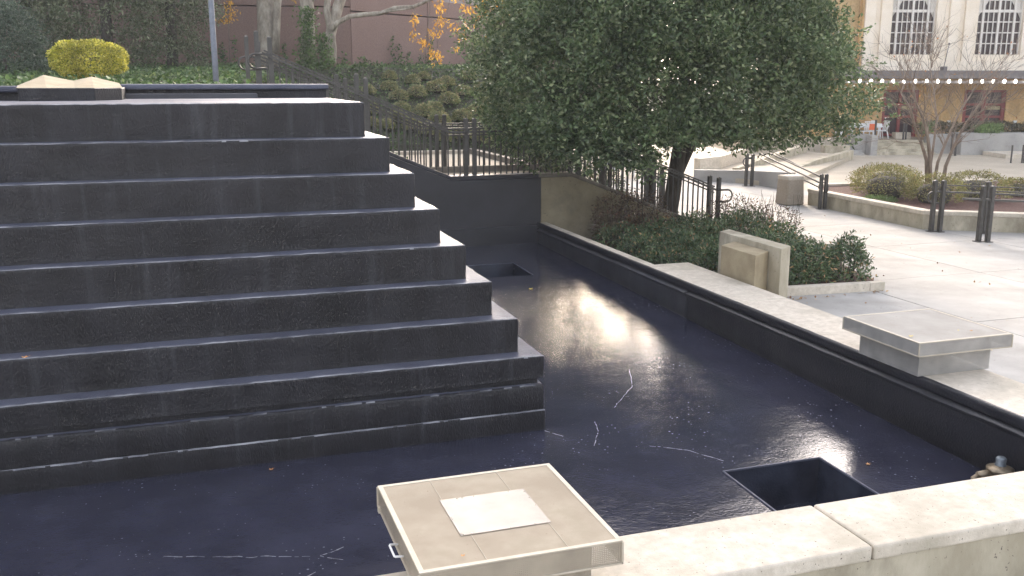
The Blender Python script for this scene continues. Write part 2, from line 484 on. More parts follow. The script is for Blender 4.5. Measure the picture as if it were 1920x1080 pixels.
def riser_sweep(xi, yi, prof, yback, amp=0.008, lipamp=0.006, lips=(), xl=-6.5):
    pts = []
    x = xl
    while x < xi - 0.06:
        pts.append((x, yi, 0.0, -1.0)); x += 0.045
    pts.append((xi - 0.03, yi, 0.0, -1.0)); pts.append((xi - 0.008, yi - 0.0, 0.25, -.97)); pts.append((xi, yi + .008, .97, -.25)); pts.append((xi, yi + 0.03, 1.0, 0))
    y = yi + 0.12
    while y < yback: pts.append((xi, y, 1.0, 0.0)); y += 0.12
    pts.append((xi, yback, 1.0, 0.0))
    b = MB(); n = len(prof)
    for (x, y, nx_, ny_) in pts:
        for k, (o, z) in enumerate(prof):
            d = o + amp * nz3(x, y, z, 3.1) + amp * .7 * nz3(x, y, z, 11)
            dz = 0
            if k in lips:
                dz = lipamp * (.5 * nz3(x, y, 7.7, 5) + .6 * nz3(x, y, 3.3, 21))
            mm = 1.0 if (nx_ in (0.0, 1.0)) else 1.0
            if o < -0.1:      # inner edge of the tread: mitre properly
                if x >= xi - 0.05 and ny_ != 0 and nx_ == 0.0 or (nx_ not in (0.0, 1.0)):
                    b.v.append((xi + o, yi - o, z)); continue
                if nx_ == 1.0:
                    b.v.append((xi + o, max(y, yi - o), z)); continue
                b.v.append((min(x, xi + o), yi - o, z)); continue
            b.v.append((x + nx_ * d, y + ny_ * d, z + dz))
    for i in range(len(pts) - 1):
        for k in range(n - 1):
            a = i * n + k
            b.f.append((a, a + n, a + n + 1, a + 1))
    return b

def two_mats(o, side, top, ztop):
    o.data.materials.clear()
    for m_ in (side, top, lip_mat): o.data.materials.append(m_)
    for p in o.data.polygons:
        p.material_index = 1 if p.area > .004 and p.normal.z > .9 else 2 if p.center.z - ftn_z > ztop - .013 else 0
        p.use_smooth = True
ftn_z = .1

for i in range(1, 9):
    k = 8 - i
    xi, yi, zi = XC - k * S_, YC + k * T_, ZC + k * H_
    zb = zi - H_ if i < 8 else 0.462
    nseg = 7
    prof = [(0.004, zb - 0.01), (0.0, zb + 0.02)] + [(0.0, zb + (zi - zb) * t) for t in np.linspace(.18, .88, nseg)]
    prof += [(0.0, zi - 0.022), (-0.004, zi - 0.009), (-0.013, zi - 0.002), (-0.026, zi), (-0.30, zi + 0.002)]
    m = len(prof)
    ZT = zi
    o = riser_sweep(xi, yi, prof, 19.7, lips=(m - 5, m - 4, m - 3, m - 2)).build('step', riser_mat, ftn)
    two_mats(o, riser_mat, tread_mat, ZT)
# base courses under the undercut
ZT = .094; prof = [(-.002, zf(9.3) - .1), (0, .0), (.0, 0.075), (-.004, .088), (-.05, 0.094)]
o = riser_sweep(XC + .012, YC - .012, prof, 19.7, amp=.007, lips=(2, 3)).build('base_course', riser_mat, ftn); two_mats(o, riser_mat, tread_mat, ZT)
ZT = .382; prof = [(-.004, .085), (0, .12), (0, .24), (.0, .345), (-.006, .362), (-.02, .374), (-.12, .382)]
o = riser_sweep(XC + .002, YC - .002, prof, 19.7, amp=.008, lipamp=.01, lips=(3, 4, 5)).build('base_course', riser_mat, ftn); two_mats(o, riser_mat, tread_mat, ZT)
MB().box(-6.5, XC - .06, YC + .06, 19.7, .30, .52).build('undercut_core', riser_mat, ftn)
MB().box(-6.5, XC - .3, YC + .3, 19.7, -.1, .6).build('core', riser_mat, ftn)
MB().box(-6.5, 1.9 - .28, YC + 7 * T_ + .28, 13.9, 3.2, 3.363).build('top_deck', tread_mat, ftn)

# rear weir wall of the top basin with its rounded cap
def extr_x(b, prof, x0, x1):
    """prof: (y, z) outline counter-clockwise seen from +X"""
    n = len(prof); a = len(b.v)
    b.v += [(x0, y, z) for y, z in prof] + [(x1, y, z) for y, z in prof]
    b.f.append(tuple(a + i for i in reversed(range(n)))); b.f.append(tuple(a + n + i for i in range(n)))
    for i in range(n):
        j = (i + 1) % n
        b.f.append((a + i, a + j, a + n + j, a + n + i))
    return b
def extr_y(b, prof, y0, y1):
    n = len(prof); a = len(b.v)
    b.v += [(x, y0, z) for x, z in prof] + [(x, y1, z) for x, z in prof]
    b.f.append(tuple(a + i for i in range(n))); b.f.append(tuple(a + n + i for i in reversed(range(n))))
    for i in range(n):
        j = (i + 1) % n
        b.f.append((a + i, a + n + i, a + n + j, a + j))
    return b
cap = [(13.62, 3.475), (13.98, 3.475), (13.98, 3.535), (13.95, 3.548), (13.65, 3.548), (13.625, 3.54), (13.61, 3.515), (13.61, 3.49)]
extr_x(MB(), cap, -0.78, 1.895).build('weir_cap', tread_mat, ftn, bevel=.006)
MB().box(-0.76, 1.875, 13.70, 13.96, 3.2, 3.474).build('weir_wall', riser_mat, ftn)
MB().box(-0.80, 0.93, 13.48, 13.698, 3.2, 3.425).build('weir_ledge', dull_wall_mat, ftn, bevel=.01)
cap2 = [(y - 1.0, z - .018) for y, z in cap]
extr_x(MB(), cap2, -6.5, -1.84).build('weir_cap', tread_mat, ftn, bevel=.006)
MB().box(-6.5, -1.85, 12.70, 12.96, 3.2, 3.456).build('weir_wall', riser_mat, ftn)
# two-peaked splitter block
wb = MB().prism([(-1.80, 12.35), (-0.99, 12.35), (-0.72, 12.75), (-0.72, 13.9), (-1.80, 13.9)], 3.2, 3.507)
wb.build('splitter_base', riser_mat, ftn, bevel=.01)
pk = MB()
fr_ = [(-1.81, 12.36), (-1.50, 12.37), (-1.20, 12.38), (-1.0, 12.40), (-0.71, 12.77)]; zt_ = [3.520, 3.66, 3.59, 3.64, 3.56]
for i in range(4):
    (xa, ya), (xb, yb) = fr_[i], fr_[i + 1]
    pk.quad((xa, ya, 3.509), (xb, yb, 3.509), (xb * 1.09, 13.35, zt_[i + 1]), (xa * 1.09, 13.35, zt_[i]))
    pk.quad((xb * 1.09, 13.35, zt_[i + 1]), (xb * 1.09, 13.9, 3.50), (xa * 1.09, 13.9, 3.50), (xa * 1.09, 13.35, zt_[i]))
pk.build('splitter_peak', mat('cream cap stone', (.30, .25, .165), (.38, .32, .22), .9, 4, .2, 50), ftn)

# ---- basin floor with two sumps
holes = [(4.79, 5.91, 6.62, 7.70), (4.95, 6.04, 16.72, 17.88)]
xs = sorted({-9.0, 7.35} | {h[0] for h in holes} | {h[1] for h in holes} | set(np.round(np.arange(-8, 7.3, 1.0), 2)))
ys = sorted({5.5, 19.95} | {h[2] for h in holes} | {h[3] for h in holes} | set(np.round(np.arange(6, 19.5, 1.0), 2)))
b = MB()
for i in range(len(xs) - 1):
    for j in range(len(ys) - 1):
        cx, cy_ = (xs[i] + xs[i + 1]) / 2, (ys[j] + ys[j + 1]) / 2
        if any(h[0] < cx < h[1] and h[2] < cy_ < h[3] for h in holes): continue
        b.quad((xs[i], ys[j], zf(ys[j])), (xs[i + 1], ys[j], zf(ys[j])), (xs[i + 1], ys[j + 1], zf(ys[j + 1])), (xs[i], ys[j + 1], zf(ys[j + 1])))
b.build('basin_floor', floor_mat, ftn)
for (a0, a1, b0, b1) in holes:
    z0, z1 = zf(b0), zf(b1); d = .42
    b = MB()
    ins = .03
    zb_ = min(z0, z1) - d
    b.quad((a0, b1, z1), (a1, b1, z1), (a1 - ins, b1 - ins, zb_), (a0 + ins, b1 - ins, zb_))
    b.quad((a1, b1, z1), (a1, b0, z0), (a1 - ins, b0 + ins, zb_), (a1 - ins, b1 - ins, zb_))
    b.quad((a0, b0, z0), (a0, b1, z1), (a0 + ins, b1 - ins, zb_), (a0 + ins, b0 + ins, zb_))
    b.quad((a1, b0, z0), (a0, b0, z0), (a0 + ins, b0 + ins, zb_), (a1 - ins, b0 + ins, zb_))
    b.quad((a0 + ins, b0 + ins, zb_), (a1 - ins, b0 + ins, zb_), (a1 - ins, b1 - ins, zb_), (a0 + ins, b1 - ins, zb_))
    sm = b.build('sump', sump_mat, ftn)
    # raised rim, rolled coating
    r = MB(); w_ = .018
    for (A, B) in (((a0, b1, z1), (a1, b1, z1)), ((a1, b1, z1), (a1, b0, z0)), ((a0, b0, z0), (a0, b1, z1))):
        r.bar((A[0], A[1], A[2] + .004), (B[0], B[1], B[2] + .004), w_, .016)
    r.build('sump_rim', tread_mat, sm)
    # drain strainer on the bottom
    dcx, dcy = a0 + .22, b0 + .42
    MB().lathe((dcx, dcy, zb_ + .002), [(.12, 0), (.12, .02), (.10, .05), (.03, .06)], 20).build('strainer', mat('old bronze %d' % int(a0 * 100), (.20, .15, .09), (.32, .25, .17), .5, 12, metal=.5), sm)

# mineral streaks left where the water dried
streak_mat = mat('dried mineral streak', (0.20, 0.21, 0.24), (0.32, 0.32, 0.34), 0.7, 30)
def streak(pts, w):
    b = MB(); P = [un(px, py, Z=-0.1) for px, py in pts]
    L = []
    for i in range(len(P) - 1):
        n = max(2, int(np.linalg.norm(P[i + 1] - P[i]) / .03))
        for k in range(n): L.append(P[i] + (P[i + 1] - P[i]) * k / n)
    L.append(P[-1])
    L = [np.array([p[0] + .012 * nz3(p[0], p[1], 1, 9), p[1] + .02 * nz3(p[0], p[1], 5, 9)]) for p in L]
    for i in range(len(L) - 1):
        if random.random() < .16: continue
        d = L[i + 1] - L[i]; d /= np.linalg.norm(d); q = np.array([-d[1], d[0]])
        wa = w * random.uniform(.3, 1.0)
        a, c = L[i], L[i + 1] + d * .004
        b.quad(*[(p[0], p[1], zf(p[1]) + .004) for p in (a - q * wa, c - q * wa, c + q * wa, a + q * wa)])
    tag(b.build('mineral_streak', streak_mat, ftn), kind='stuff')
for pts, w in [([(305, 1028), (460, 1028), (600, 1026), (655, 1005)], .006), ([(1218, 826), (1290, 834), (1358, 852)], .006),
               ([(1115, 784), (1122, 800), (1115, 826)], .005), ([(1022, 800), (1060, 812)], .007), ([(1180, 690), (1186, 720), (1150, 760)], .004),
               ([(600, 1026), (640, 1032)], .005), ([(575, 1062), (590, 1055)], .007), ([(1090, 552), (1112, 556)], .007)]:
    streak(pts, w)

# ---- basin inner walls: right side (faces -X), back (faces -Y), near (faces +Y)
XR, YN, YB = 7.286, 5.585, 19.86
def right_wall(y0, y1, m, name):
    pr = [(XR - .0, -.4), (XR - .0, .27), (XR - .004, .30), (XR - .035, .318), (XR - .045, .332), (XR - .04, .345), (XR + .02, .352), (XR + .028, .385), (XR + (.4 if y0 < 8 else .18), .385), (XR + (.4 if y0 < 8 else .18), -.4)]
    b = MB(); n = len(pr); yy = list(np.arange(y0, y1, .09)) + [y1]
    for y in yy:
        for k, (x, z) in enumerate(pr):
            e = (0.006 * nz3(x, y, z, 2.4) + .005 * nz3(y, z, x, 13)) if 0 < k < 7 else 0
            b.v.append((x + e, y, z + (e * .8 if 2 < k < 7 else 0)))
    for i in range(len(yy) - 1):
        for k in range(n):
            j = (k + 1) % n
            b.f.append((i * n + k, (i + 1) * n + k, (i + 1) * n + j, i * n + j))
    return b.build(name, m, ftn, smooth=True)
YSPLIT = 13.05
right_wall(5.58, YSPLIT, wall_mat, 'basin_wall')
o = right_wall(YSPLIT + .002, 19.86, dull_wall_mat, 'basin_wall'); o['label'] = 'duller grey-coated far stretch of the side basin wall'
# back lower wall (behind the pyramid too)
b = MB().box(-6.5, XR + .01, YB - .045, YB + .3, -.3, .44)
b.build('basin_wall', wall_mat, ftn, bevel=.012)
# near wall
MB().box(-9, 8.10, 4.915, 5.55, -.4, .385).build('near_wall', concrete_side, ftn)
b = MB().box(-9, XR, 5.552, 5.575, -.4, .384); b.build('basin_wall', wall_mat, ftn)
# right wall outer body
MB().box(XR + .42, 8.09, 5.56, 14.53, -.4, .384).build('side_wall', concrete_side, ftn)

# coping stones
def coping(poly, joint_gap=.006):
    o = MB().prism(poly, .388, .5).build('coping_stone', concrete, ftn, bevel=.022, seg=3)
    return o
jx = [-8.6, -5.7, -1.5, 1.35, 4.25, 8.15]
for a_, c_ in zip(jx[:-1], jx[1:]):
    coping([(a_ + .007, 4.885), (c_ - .007 if c_ < 8 else 8.15, 4.885), (c_ - .007 if c_ < 8 else 8.15, YN), (a_ + .007, YN)])
jy = [5.585, 8.6, 11.6, 14.57, 17.2, 19.85]
for a_, c_ in zip(jy[:-1], jy[1:]):
    xo = 8.15 if a_ < 14 else 7.50
    coping([(XR, a_ + .007), (xo, a_ + .007), (xo, c_ - .007), (XR, c_ - .007)])
# black coating carried up over the inner lip of the coping
b = MB()
yy = list(np.arange(5.6, 19.84, .07)) + [19.84]
for y in yy:
    e = .006 * nz3(y, 1, 2, 6) + .004 * nz3(y, 4, 2, 23)
    for (x, z) in ((XR - .002, .386), (XR - .012, .40), (XR - .012, .482), (XR + .004, .502), (XR + .024 + e, .5045)):
        b.v.append((x, y, z))
for i in range(len(yy) - 1):
    for k in range(4):
        a = i * 5 + k
        b.f.append((a, a + 5, a + 6, a + 1))
b.build('painted_lip', wall_mat, ftn, smooth=True)

# ================================================================== STAIR WALL (behind the basin)
def wz(x):
    if x < 5.3: return min(3.3, 1.60 + .42 * (5.3 - x))
    if x < 8.1: return 1.585
    return max(0.12, 1.585 - .39 * (x - 8.1))
sw = empty('stair_wall', (7.3, 20.0, 0))
tag(sw, 'concrete stair wall behind the basin, black coated on the left and bare tan on the right', 'wall')
def wall_piece(x0, x1, m, name, y0=YB, y1=20.22, dz=0.0, z0=-.3, bev=0.01, parent=sw):
    xs_ = sorted({x0, x1} | {v for v in (5.3, 8.1, 11.85) if x0 < v < x1})
    pr = [(x, z0 if not isinstance(z0, str) else wz(x) - .085) for x in xs_] + [(x, wz(x) + dz) for x in reversed(xs_)]
    return extr_y(MB(), pr, y0, y1).build(name, m, parent, bevel=bev)
stained = mat('stained tan concrete', (0.20, 0.165, 0.10), (0.31, 0.265, 0.175), 0.9, 1.6, 0.3, 60, c3=(0.15, 0.13, 0.09), s3=1.2, speck=(24, .70, (.09, .075, .05)))
cap_mat = mat('worn wall cap', (0.15, 0.13, 0.105), (0.24, 0.215, 0.175), 0.85, 4, .3, 60)
wall_piece(1.25, 7.36, wall_mat, 'coated_face', dz=-.09)
wall_piece(7.362, 12.3, stained, 'bare_face', y0=YB + .004, dz=-.09)
wall_piece(1.25, 7.30, wall_mat, 'coated_cap', y0=YB - .012, y1=20.23, z0='cap')
wall_piece(7.302, 12.3, cap_mat, 'bare_cap', y0=YB - .012, y1=20.23, z0='cap', bev=.02)

# stairs between the railings
st = empty('garden_stairs', (6, 21.3, 0)); tag(st, 'concrete stairs and landing climbing between the two railings', 'stairs')
n1 = 11
for i in range(n1):
    xa = 5.3 - (i) * .415; z_ = 1.42 + (i + 1) * .17
    MB().box(xa - .415 if i < n1 - 1 else .2, xa, 20.24, 22.35, 1.0, z_).build('step', concrete_grey, st, bevel=.01)
MB().prism([(5.302, 20.24), (8.1, 20.24), (8.1, 28.2), (5.302, 28.2)], -.3, 1.42).build('landing', sand_mat, st)
for i in range(9):
    xa = 8.102 + i * .42; z_ = 1.42 - (i + 1) * .158
    if z_ < 0.02: break
    MB().box(xa, xa + .42, 20.24, 22.35, -.3, z_).build('step', concrete_grey, st, bevel=.01)
MB().box(5.5, 8.1, 28.2, 28.5, -.2, 1.52).build('kerb', concrete, st, bevel=.015)
MB().box(8.105, 8.32, 22.4, 28.5, -.3, 1.56).build('kerb', cap_mat, st, bevel=.015)

# railings
def railing(y, label, dx=0.0, xend=12.05, basez=None):
    r = empty('stair_railing', (6.0 + dx, y, 1.6)); tag(r, label, 'railing', 'railings beside the garden stairs')
    bz = basez or (lambda x: wz(x - dx))
    groups = [(1.42, 1.67), (3.37, 3.56), (5.70, 5.89), (8.14, 8.33), (10.05, 10.24), (11.72, 11.97)]
    pm = {}
    def vert(name, x, w, ztop, zbot, capz=False):
        h = round(ztop - zbot, 3)
        key = (name, w, h)
        if key not in pm:
            b = MB().box(-w / 2, w / 2, -w / 2, w / 2, 0, h - (0.015 if capz else 0))
            if capz:
                q = w / 2; b.v += [(-q, -q, h - .015), (q, -q, h - .015), (q, q, h - .015), (-q, q, h - .015), (0, 0, h + .01)]
                k = len(b.v) - 5
                b.f += [(k, k + 1, k + 4), (k + 1, k + 2, k + 4), (k + 2, k + 3, k + 4), (k + 3, k, k + 4)]
            o = b.build(name, metal_dark, r, local=True); pm[key] = o.data
        else:
            o = bpy.data.objects.new(name, pm[key]); col.objects.link(o); o.parent = r
        o.location = (x - r.location.x, 0, zbot - r.location.z)
    xp = []
    for ga, gb in groups:
        for x in (ga, gb):
            x += dx; xp.append(x)
            vert('post', x, .085, round(bz(x), 2) + (1.32 if x < 5 else 1.22), round(bz(x), 2) - .02, True)
    x = 1.84 + dx
    while x < xend - .2:
        if min(abs(x - q) for q in xp) > .085:
            zb_ = round(bz(x), 2)
            vert('baluster', x, .028, zb_ + .985, zb_ - .01)
        x += .133
    for name, dz, dy, w, h in (('top_rail', 1.0, 0, .05, .03), ('lower_rail', .86, 0, .035, .03), ('handrail', .93, -.11, .042, .042)):
        b = MB()
        key = [1.55, 5.3, 8.1, 11.85] if name != 'handrail' else [1.5, 5.3, 8.1, 11.85]
        if y > 21: dy = -dy
        for a_, c_ in zip(key[:-1], key[1:]):
            b.bar((a_ + dx, y + dy, bz(a_ + dx) + dz), (c_ + dx, y + dy, bz(c_ + dx) + dz), w, h)
        b.build(name, metal_dark, r)
    # curved returns at both ends
    for xe, sg in ((1.55, -1), (11.97, 1)):
        z0 = bz(xe + dx) + .93; yy_ = y + (.11 if y > 21 else -.11)
        pts = [(xe + dx - sg * .1, yy_, z0)] + [(xe + dx + sg * (.18 + .13 * math.sin(t)), yy_, z0 - .14 + .14 * math.cos(t)) for t in np.linspace(0, math.pi, 9)] + [(xe + dx - sg * .05, yy_, z0 - .28)]
        MB().tube(pts, .021, 8).build('rail_return', metal_dark, r)
    return r
railing(20.08, 'dark bronze stair railing standing on the near wall right behind the basin')
railing(22.45, 'dark bronze stair railing on the far side of the stairs, beside the clipped mounds', dx=-.05)
fc = MB()
xs_ = [1.3, 5.3, 8.1, 11.85, 12.2]
extr_y(fc, [(x, -.2) for x in xs_] + [(x, wz(x) - .02) for x in reversed(xs_)], 22.36, 22.56)
tag(fc.build('stair_kerb_wall', cap_mat, bevel=.01), 'low concrete kerb wall under the far stair railing', 'wall')

# ================================================================== METAL BOXES
lid_c = (0.60, 0.54, 0.44)
sheet_mat = mat('brushed lid sheet', (0.30, 0.25, 0.185), (0.385, 0.33, 0.25), 0.8, 2.2, .05, 90, spec=.2, c3=(0.29, 0.25, 0.18), s3=2.0, speck=(45, .74, (.2, .15, .1)))
frame_mat = mat('lid edge trim', (0.46, 0.40, 0.31), (0.54, 0.48, 0.385), 0.6, 6, spec=.3)
perf_top = perf_mat('perforated patch', (0.36, 0.32, 0.275), .016, .20, 'XY', .5, .1)
perf_x = perf_mat('perforated side YZ', (0.50, 0.43, 0.33), .012, .30, 'YZ', .4, .6)
perf_y = perf_mat('perforated side XZ', (0.50, 0.43, 0.33), .012, .30, 'XZ', .4, .6)
perf_x2 = perf_mat('perforated grey YZ', (0.46, 0.44, 0.41), .012, .30, 'YZ', .4, .6)
perf_y2 = perf_mat('perforated grey XZ', (0.46, 0.44, 0.41), .012, .30, 'XZ', .4, .6)
def light_box(x0, y0, label, patch, handle, px_, py_, topm):
    W = 1.24; zt, zl, zb_ = .92, .775, .502
    r = empty('metal_light_box', (x0 + W / 2, y0 + W / 2, .5)); tag(r, label, 'metal box')
    x1, y1 = x0 + W, y0 + W
    t = .004
    MB().box(x0 + .03, x1 - .03, y0 + .03, y1 - .03, zt - .006, zt - .002).build('lid_top', topm, r)
    # seams: thin folded strips
    f = MB()
    for (a0, a1, b0, b1) in ((x0, x1, y0, y0 + .032), (x0, x1, y1 - .032, y1), (x0, x0 + .032, y0 + .032, y1 - .032), (x1 - .032, x1, y0 + .032, y1 - .032)):
        f.box(a0, a1, b0, b1, zt - .008, zt + .002)
    f.build('lid_frame', frame_mat, r, bevel=.002)
    MB().box(x0, x0 + t, y0 + t, y1 - t, zl, zt - .01).build('lid_side', px_, r)
    MB().box(x1 - t, x1, y0 + t, y1 - t, zl, zt - .01).build('lid_side', px_, r)
    MB().box(x0, x1, y0, y0 + t, zl, zt - .01).build('lid_side', py_, r)
    MB().box(x0, x1, y1 - t, y1, zl, zt - .01).build('lid_side', py_, r)
    f = MB()
    for (X_, Y_) in ((x0, y0), (x1, y0), (x0, y1), (x1, y1)):
        f.box(X_ - .006, X_ + .006, Y_ - .006, Y_ + .006, zl - .004, zt - .01)
    for (A, B) in (((x0, y0), (x1, y0)), ((x1, y0), (x1, y1)), ((x1, y1), (x0, y1)), ((x0, y1), (x0, y0))):
        f.bar((A[0], A[1], zl), (B[0], B[1], zl), .012, .012)
    f.build('edge_angle', frame_mat, r)
    i_ = .14
    c0, c1, d0, d1 = x0 + i_, x1 - i_, y0 + i_, y1 - i_
    MB().box(c0, c0 + t, d0 + t, d1 - t, zb_, zl + .05).build('base_side', px_, r)
    MB().box(c1 - t, c1, d0 + t, d1 - t, zb_, zl + .05).build('base_side', px_, r)
    MB().box(c0, c1, d0, d0 + t, zb_, zl + .05).build('base_side', py_, r)
    MB().box(c0, c1, d1 - t, d1, zb_, zl + .05).build('base_side', py_, r)
    MB().box(c0 + .05, c1 - .05, d0 + .05, d1 - .05, zl - .03, zl - .02).build('soffit', sheet_mat, r)
    for X_, Y_ in ((c0 + .02, d0 + .02), (c1 - .02, d0 + .02), (c0 + .02, d1 - .02), (c1 - .02, d1 - .02)):
        MB().box(X_ - .015, X_ + .015, Y_ - .015, Y_ + .015, zb_, zt - .01).build('corner_leg', frame_mat, r)
    if patch:
        MB().box(x0 + .34, x0 + .92, y0 + .36, y0 + .88, zt + .0015, zt + .0035).build('mesh_patch', perf_top, r)
        MB().box(x0 + .35, x0 + .91, y0 + .37, y0 + .87, zt - .001, zt + .001).build('patch_backing', mat('patch backing', (.30, .265, .225), rough=.6), r)
        s = MB(); s.box(x0 + .355, x0 + .359, y0 + .88, y1 - .033, zt - .002, zt + .001); s.box(x0 + .83, x0 + .834, y0 + .88, y1 - .033, zt - .002, zt + .001)
        s.box(x0 + .40, x0 + .404, y0 + .033, y0 + .36, zt - .002, zt + .001)
        s.box(x0 + .90, x0 + .904, y0 + .033, y0 + .36, zt - .002, zt + .001)
        sv, sf = s.v, s.f
        for k in range(4):
            q_ = MB(); q_.v = sv[k * 8:k * 8 + 8]; q_.f = [tuple(i - k * 8 for i in f_) for f_ in sf[k * 6:k * 6 + 6]]; q_.build('seam', mat('lid seam %d' % k, (.40, .345, .265), rough=.7), r)
        for k in range(26):
            side = k % 4; u_ = random.random()
            P = [(x0 + .35 + .56 * u_, y0 + .37), (x0 + .35 + .56 * u_, y0 + .87), (x0 + .35, y0 + .37 + .5 * u_), (x0 + .91, y0 + .37 + .5 * u_)][side]
            if k < 14:
                MB().lathe((P[0], P[1], zt + .0035), [(.005, 0), (.005, .002), (.002, .004)], 6).build('rivet', frame_mat, r)
    if handle:
        yh = y0 + .42
        MB().tube([(x0, yh, zl + .04), (x0 - .05, yh, zl + .045), (x0 - .055, yh + .01, zl + .045), (x0 - .055, yh + .15, zl + .045), (x0 - .05, yh + .16, zl + .045), (x0, yh + .16, zl + .04)], .007, 8).build('handle', white_paint, r)
        MB().box(x0 - .015, x0 - .001, y1 - .10, y1 - .06, zl - .01, zl + .03).build('latch', frame_mat, r)
    return r
light_box(1.06, 4.76, 'tan perforated metal box in the foreground with a white mesh patch on its lid', True, True, perf_x, perf_y, sheet_mat)
light_box(7.10, 7.76, 'grey perforated metal box with plain lid standing on the side coping', False, False, perf_x2, perf_y2, mat('grey lid sheet', (0.34, 0.315, 0.275), (0.42, 0.395, 0.355), 0.8, 1.8, .03, 60, spec=.2, c3=(.28, .25, .21), speck=(18, .75, (.2, .18, .15))))

# ================================================================== STONE BLOCKS
def poly_un(pts, Z): return [tuple(un(px, py, Z=Z)[:2]) for px, py in pts]
A_, B_ = (8.22, 12.60), (8.22, 13.62)
e34 = (.80, .54)
bl = empty('stone_marker', (8.9, 13.3, 0)); tag(bl, 'stepped pair of joined concrete blocks beside the coping, lower tan block against a taller slab', 'stone block')
MB().prism([A_, (8.64, 12.885), (8.64, 13.90), B_], -.05, .95).build('low_block', tan_stone, bl, bevel=.012)
MB().prism([(8.652, 12.56), (8.95, 12.75), (8.95, 14.60), (8.652, 14.42)], -.05, 1.04).build('tall_slab', concrete_side, bl, bevel=.012)

# planting bed beside the fountain
kb = empty('bed_kerb', (10.2, 13.5, 0)); tag(kb, 'low concrete kerb along the front of the planting bed beside the stone blocks', 'kerb')
MB().prism([(9.1, 13.62), (11.12, 13.46), (11.13, 13.62), (9.1, 13.78)], -.05, .15).build('kerb_stone', concrete, kb, bevel=.01)
MB().prism([(11.13, 13.459), (11.42, 13.436), (11.44, 13.60), (11.14, 13.62)], -.05, .15).build('kerb_stone', concrete, kb, bevel=.01)
b = MB().prism([(8.16, 13.7), (9.1, 13.785), (11.13, 13.625), (11.55, 13.9), (12.4, 17.0), (12.9, 20.4), (12.3, 22.3), (12.3, 19.84), (7.505, 19.84), (7.505, 14.58), (8.16, 14.575)], -.05, .10)
tag(b.build('bed_soil', soil_mat), kind='structure')

# ================================================================== BANK
def plateau(y): return 3.45 + max(0, min(1, (y - 20) / 16)) * .55
def hb(y): return 1.5 + max(0, min(1, (y - 28.4) / 8.0)) * 2.55
def sst(t): t = max(0, min(1, t)); return t * t * (3 - 2 * t)
def bank_h(x, y):
    r = hb(y)
    L_ = plateau(y)
    t = sst((x - 1.6) / 3.9)
    z = L_ * (1 - t) + r * t
    if y < 28.4 and 5.2 < x: z = min(z, 1.2)
    if y < 28.6 and x > 5.3: z = 1.2 if x < 8.2 else z
    edge = 9.0 + max(0, (y - 28)) * .45
    z = z * (1 - sst((x - edge) / 2.5)) - .3 * sst((x - edge) / 2.5)
    if y < 22.4:
        if x > -0.8: z = min(z, 3.4 - max(0, x - 1.2) * 4)
    if y < 20.1 and x > 1.2: z = -0.3
    return z + .06 * nz3(x, y, 0, .9)
b = MB()
gx = list(np.arange(-30, -2, 2.0)) + list(np.arange(-2, 16.1, .35)); gy = [14.05, 16, 18, 19.5, 20.0] + list(np.arange(20.3, 48, .45))
for y in gy:
    for x in gx: b.v.append((x, y, bank_h(x, y)))
nx_ = len(gx)
for j in range(len(gy) - 1):
    for i in range(nx_ - 1):
        xm, ym = (gx[i] + gx[i + 1]) / 2, (gy[j] + gy[j + 1]) / 2
        if xm > 1.2 and ym < 20.2: continue
        if xm > -.9 and 20.2 <= ym < 22.5: continue
        if xm > 5.2 and xm < 8.3 and ym < 28.5: continue
        if xm > 8.3 and ym < 22.5: continue
        a = j * nx_ + i
        b.f.append((a, a + 1, a + nx_ + 1, a + nx_))
tag(b.build('garden_bank', bank_mat, smooth=True), kind='structure')

# ================================================================== BACKGROUND WALL (brown panels)
bw = empty('brown_panel_wall', (6.4, 38.98, 3.5)); tag(bw, 'tall reddish brown aggregate panel wall behind the trees at the top of the picture', 'building')
def facing(P0, ang, s0, s1, z0, z1, t, m, name, parent, d0=0.0, bevel=0.0):
    """slab standing on a line through P0 at angle ang (radians), from s0 to s1 along it; d0 = how far in front"""
    e = np.array([math.cos(ang), math.sin(ang)]); n = np.array([math.sin(ang), -math.cos(ang)])   # n points to the camera side
    p = [P0 + e * s0 + n * d0, P0 + e * s1 + n * d0, P0 + e * s1 + n * (d0 - t), P0 + e * s0 + n * (d0 - t)]
    return MB().prism([tuple(q) for q in p], z0, z1).build(name, m, parent, bevel=bevel)
K0 = np.array([6.40, 38.98])
aL, aR = R_(-10), R_(33)
for i in range(4):
    s1_ = -i * 5.2 - .02; s0_ = -(i + 1) * 5.2 + .02
    facing(K0, aL, s0_, s1_, 3.0, 6.38, .3, brown_wall, 'wall_panel', bw, bevel=.015)
    facing(K0, aL, s0_, s1_, 6.43, 12.0, .3, brown_wall, 'wall_panel', bw, bevel=.015)
for i in range(5):
    s0_ = .02 + i * 4.4; s1_ = (i + 1) * 4.4 - .02
    facing(K0, aR, s0_, s1_, 2.0, 6.22, .3, brown_wall, 'wall_panel', bw, bevel=.015)
    facing(K0, aR, s0_, s1_, 6.27, 6.92, .3, brown_wall, 'wall_panel', bw, bevel=.015)
facing(K0, aL, -21, 0, 2.5, 12.0, .3, mat('panel joint shadow gap', (.05, .035, .03)), 'backing_wall', bw, d0=-.305)
facing(K0, aR, 0, 22, 2.5, 6.9, .3, bpy.data.materials['panel joint shadow gap'], 'backing_wall', bw, d0=-.305)
facing(K0, aR, .2, 22, 6.5, 9.5, .4, pale_band, 'upper_band', bw, d0=-1.2)

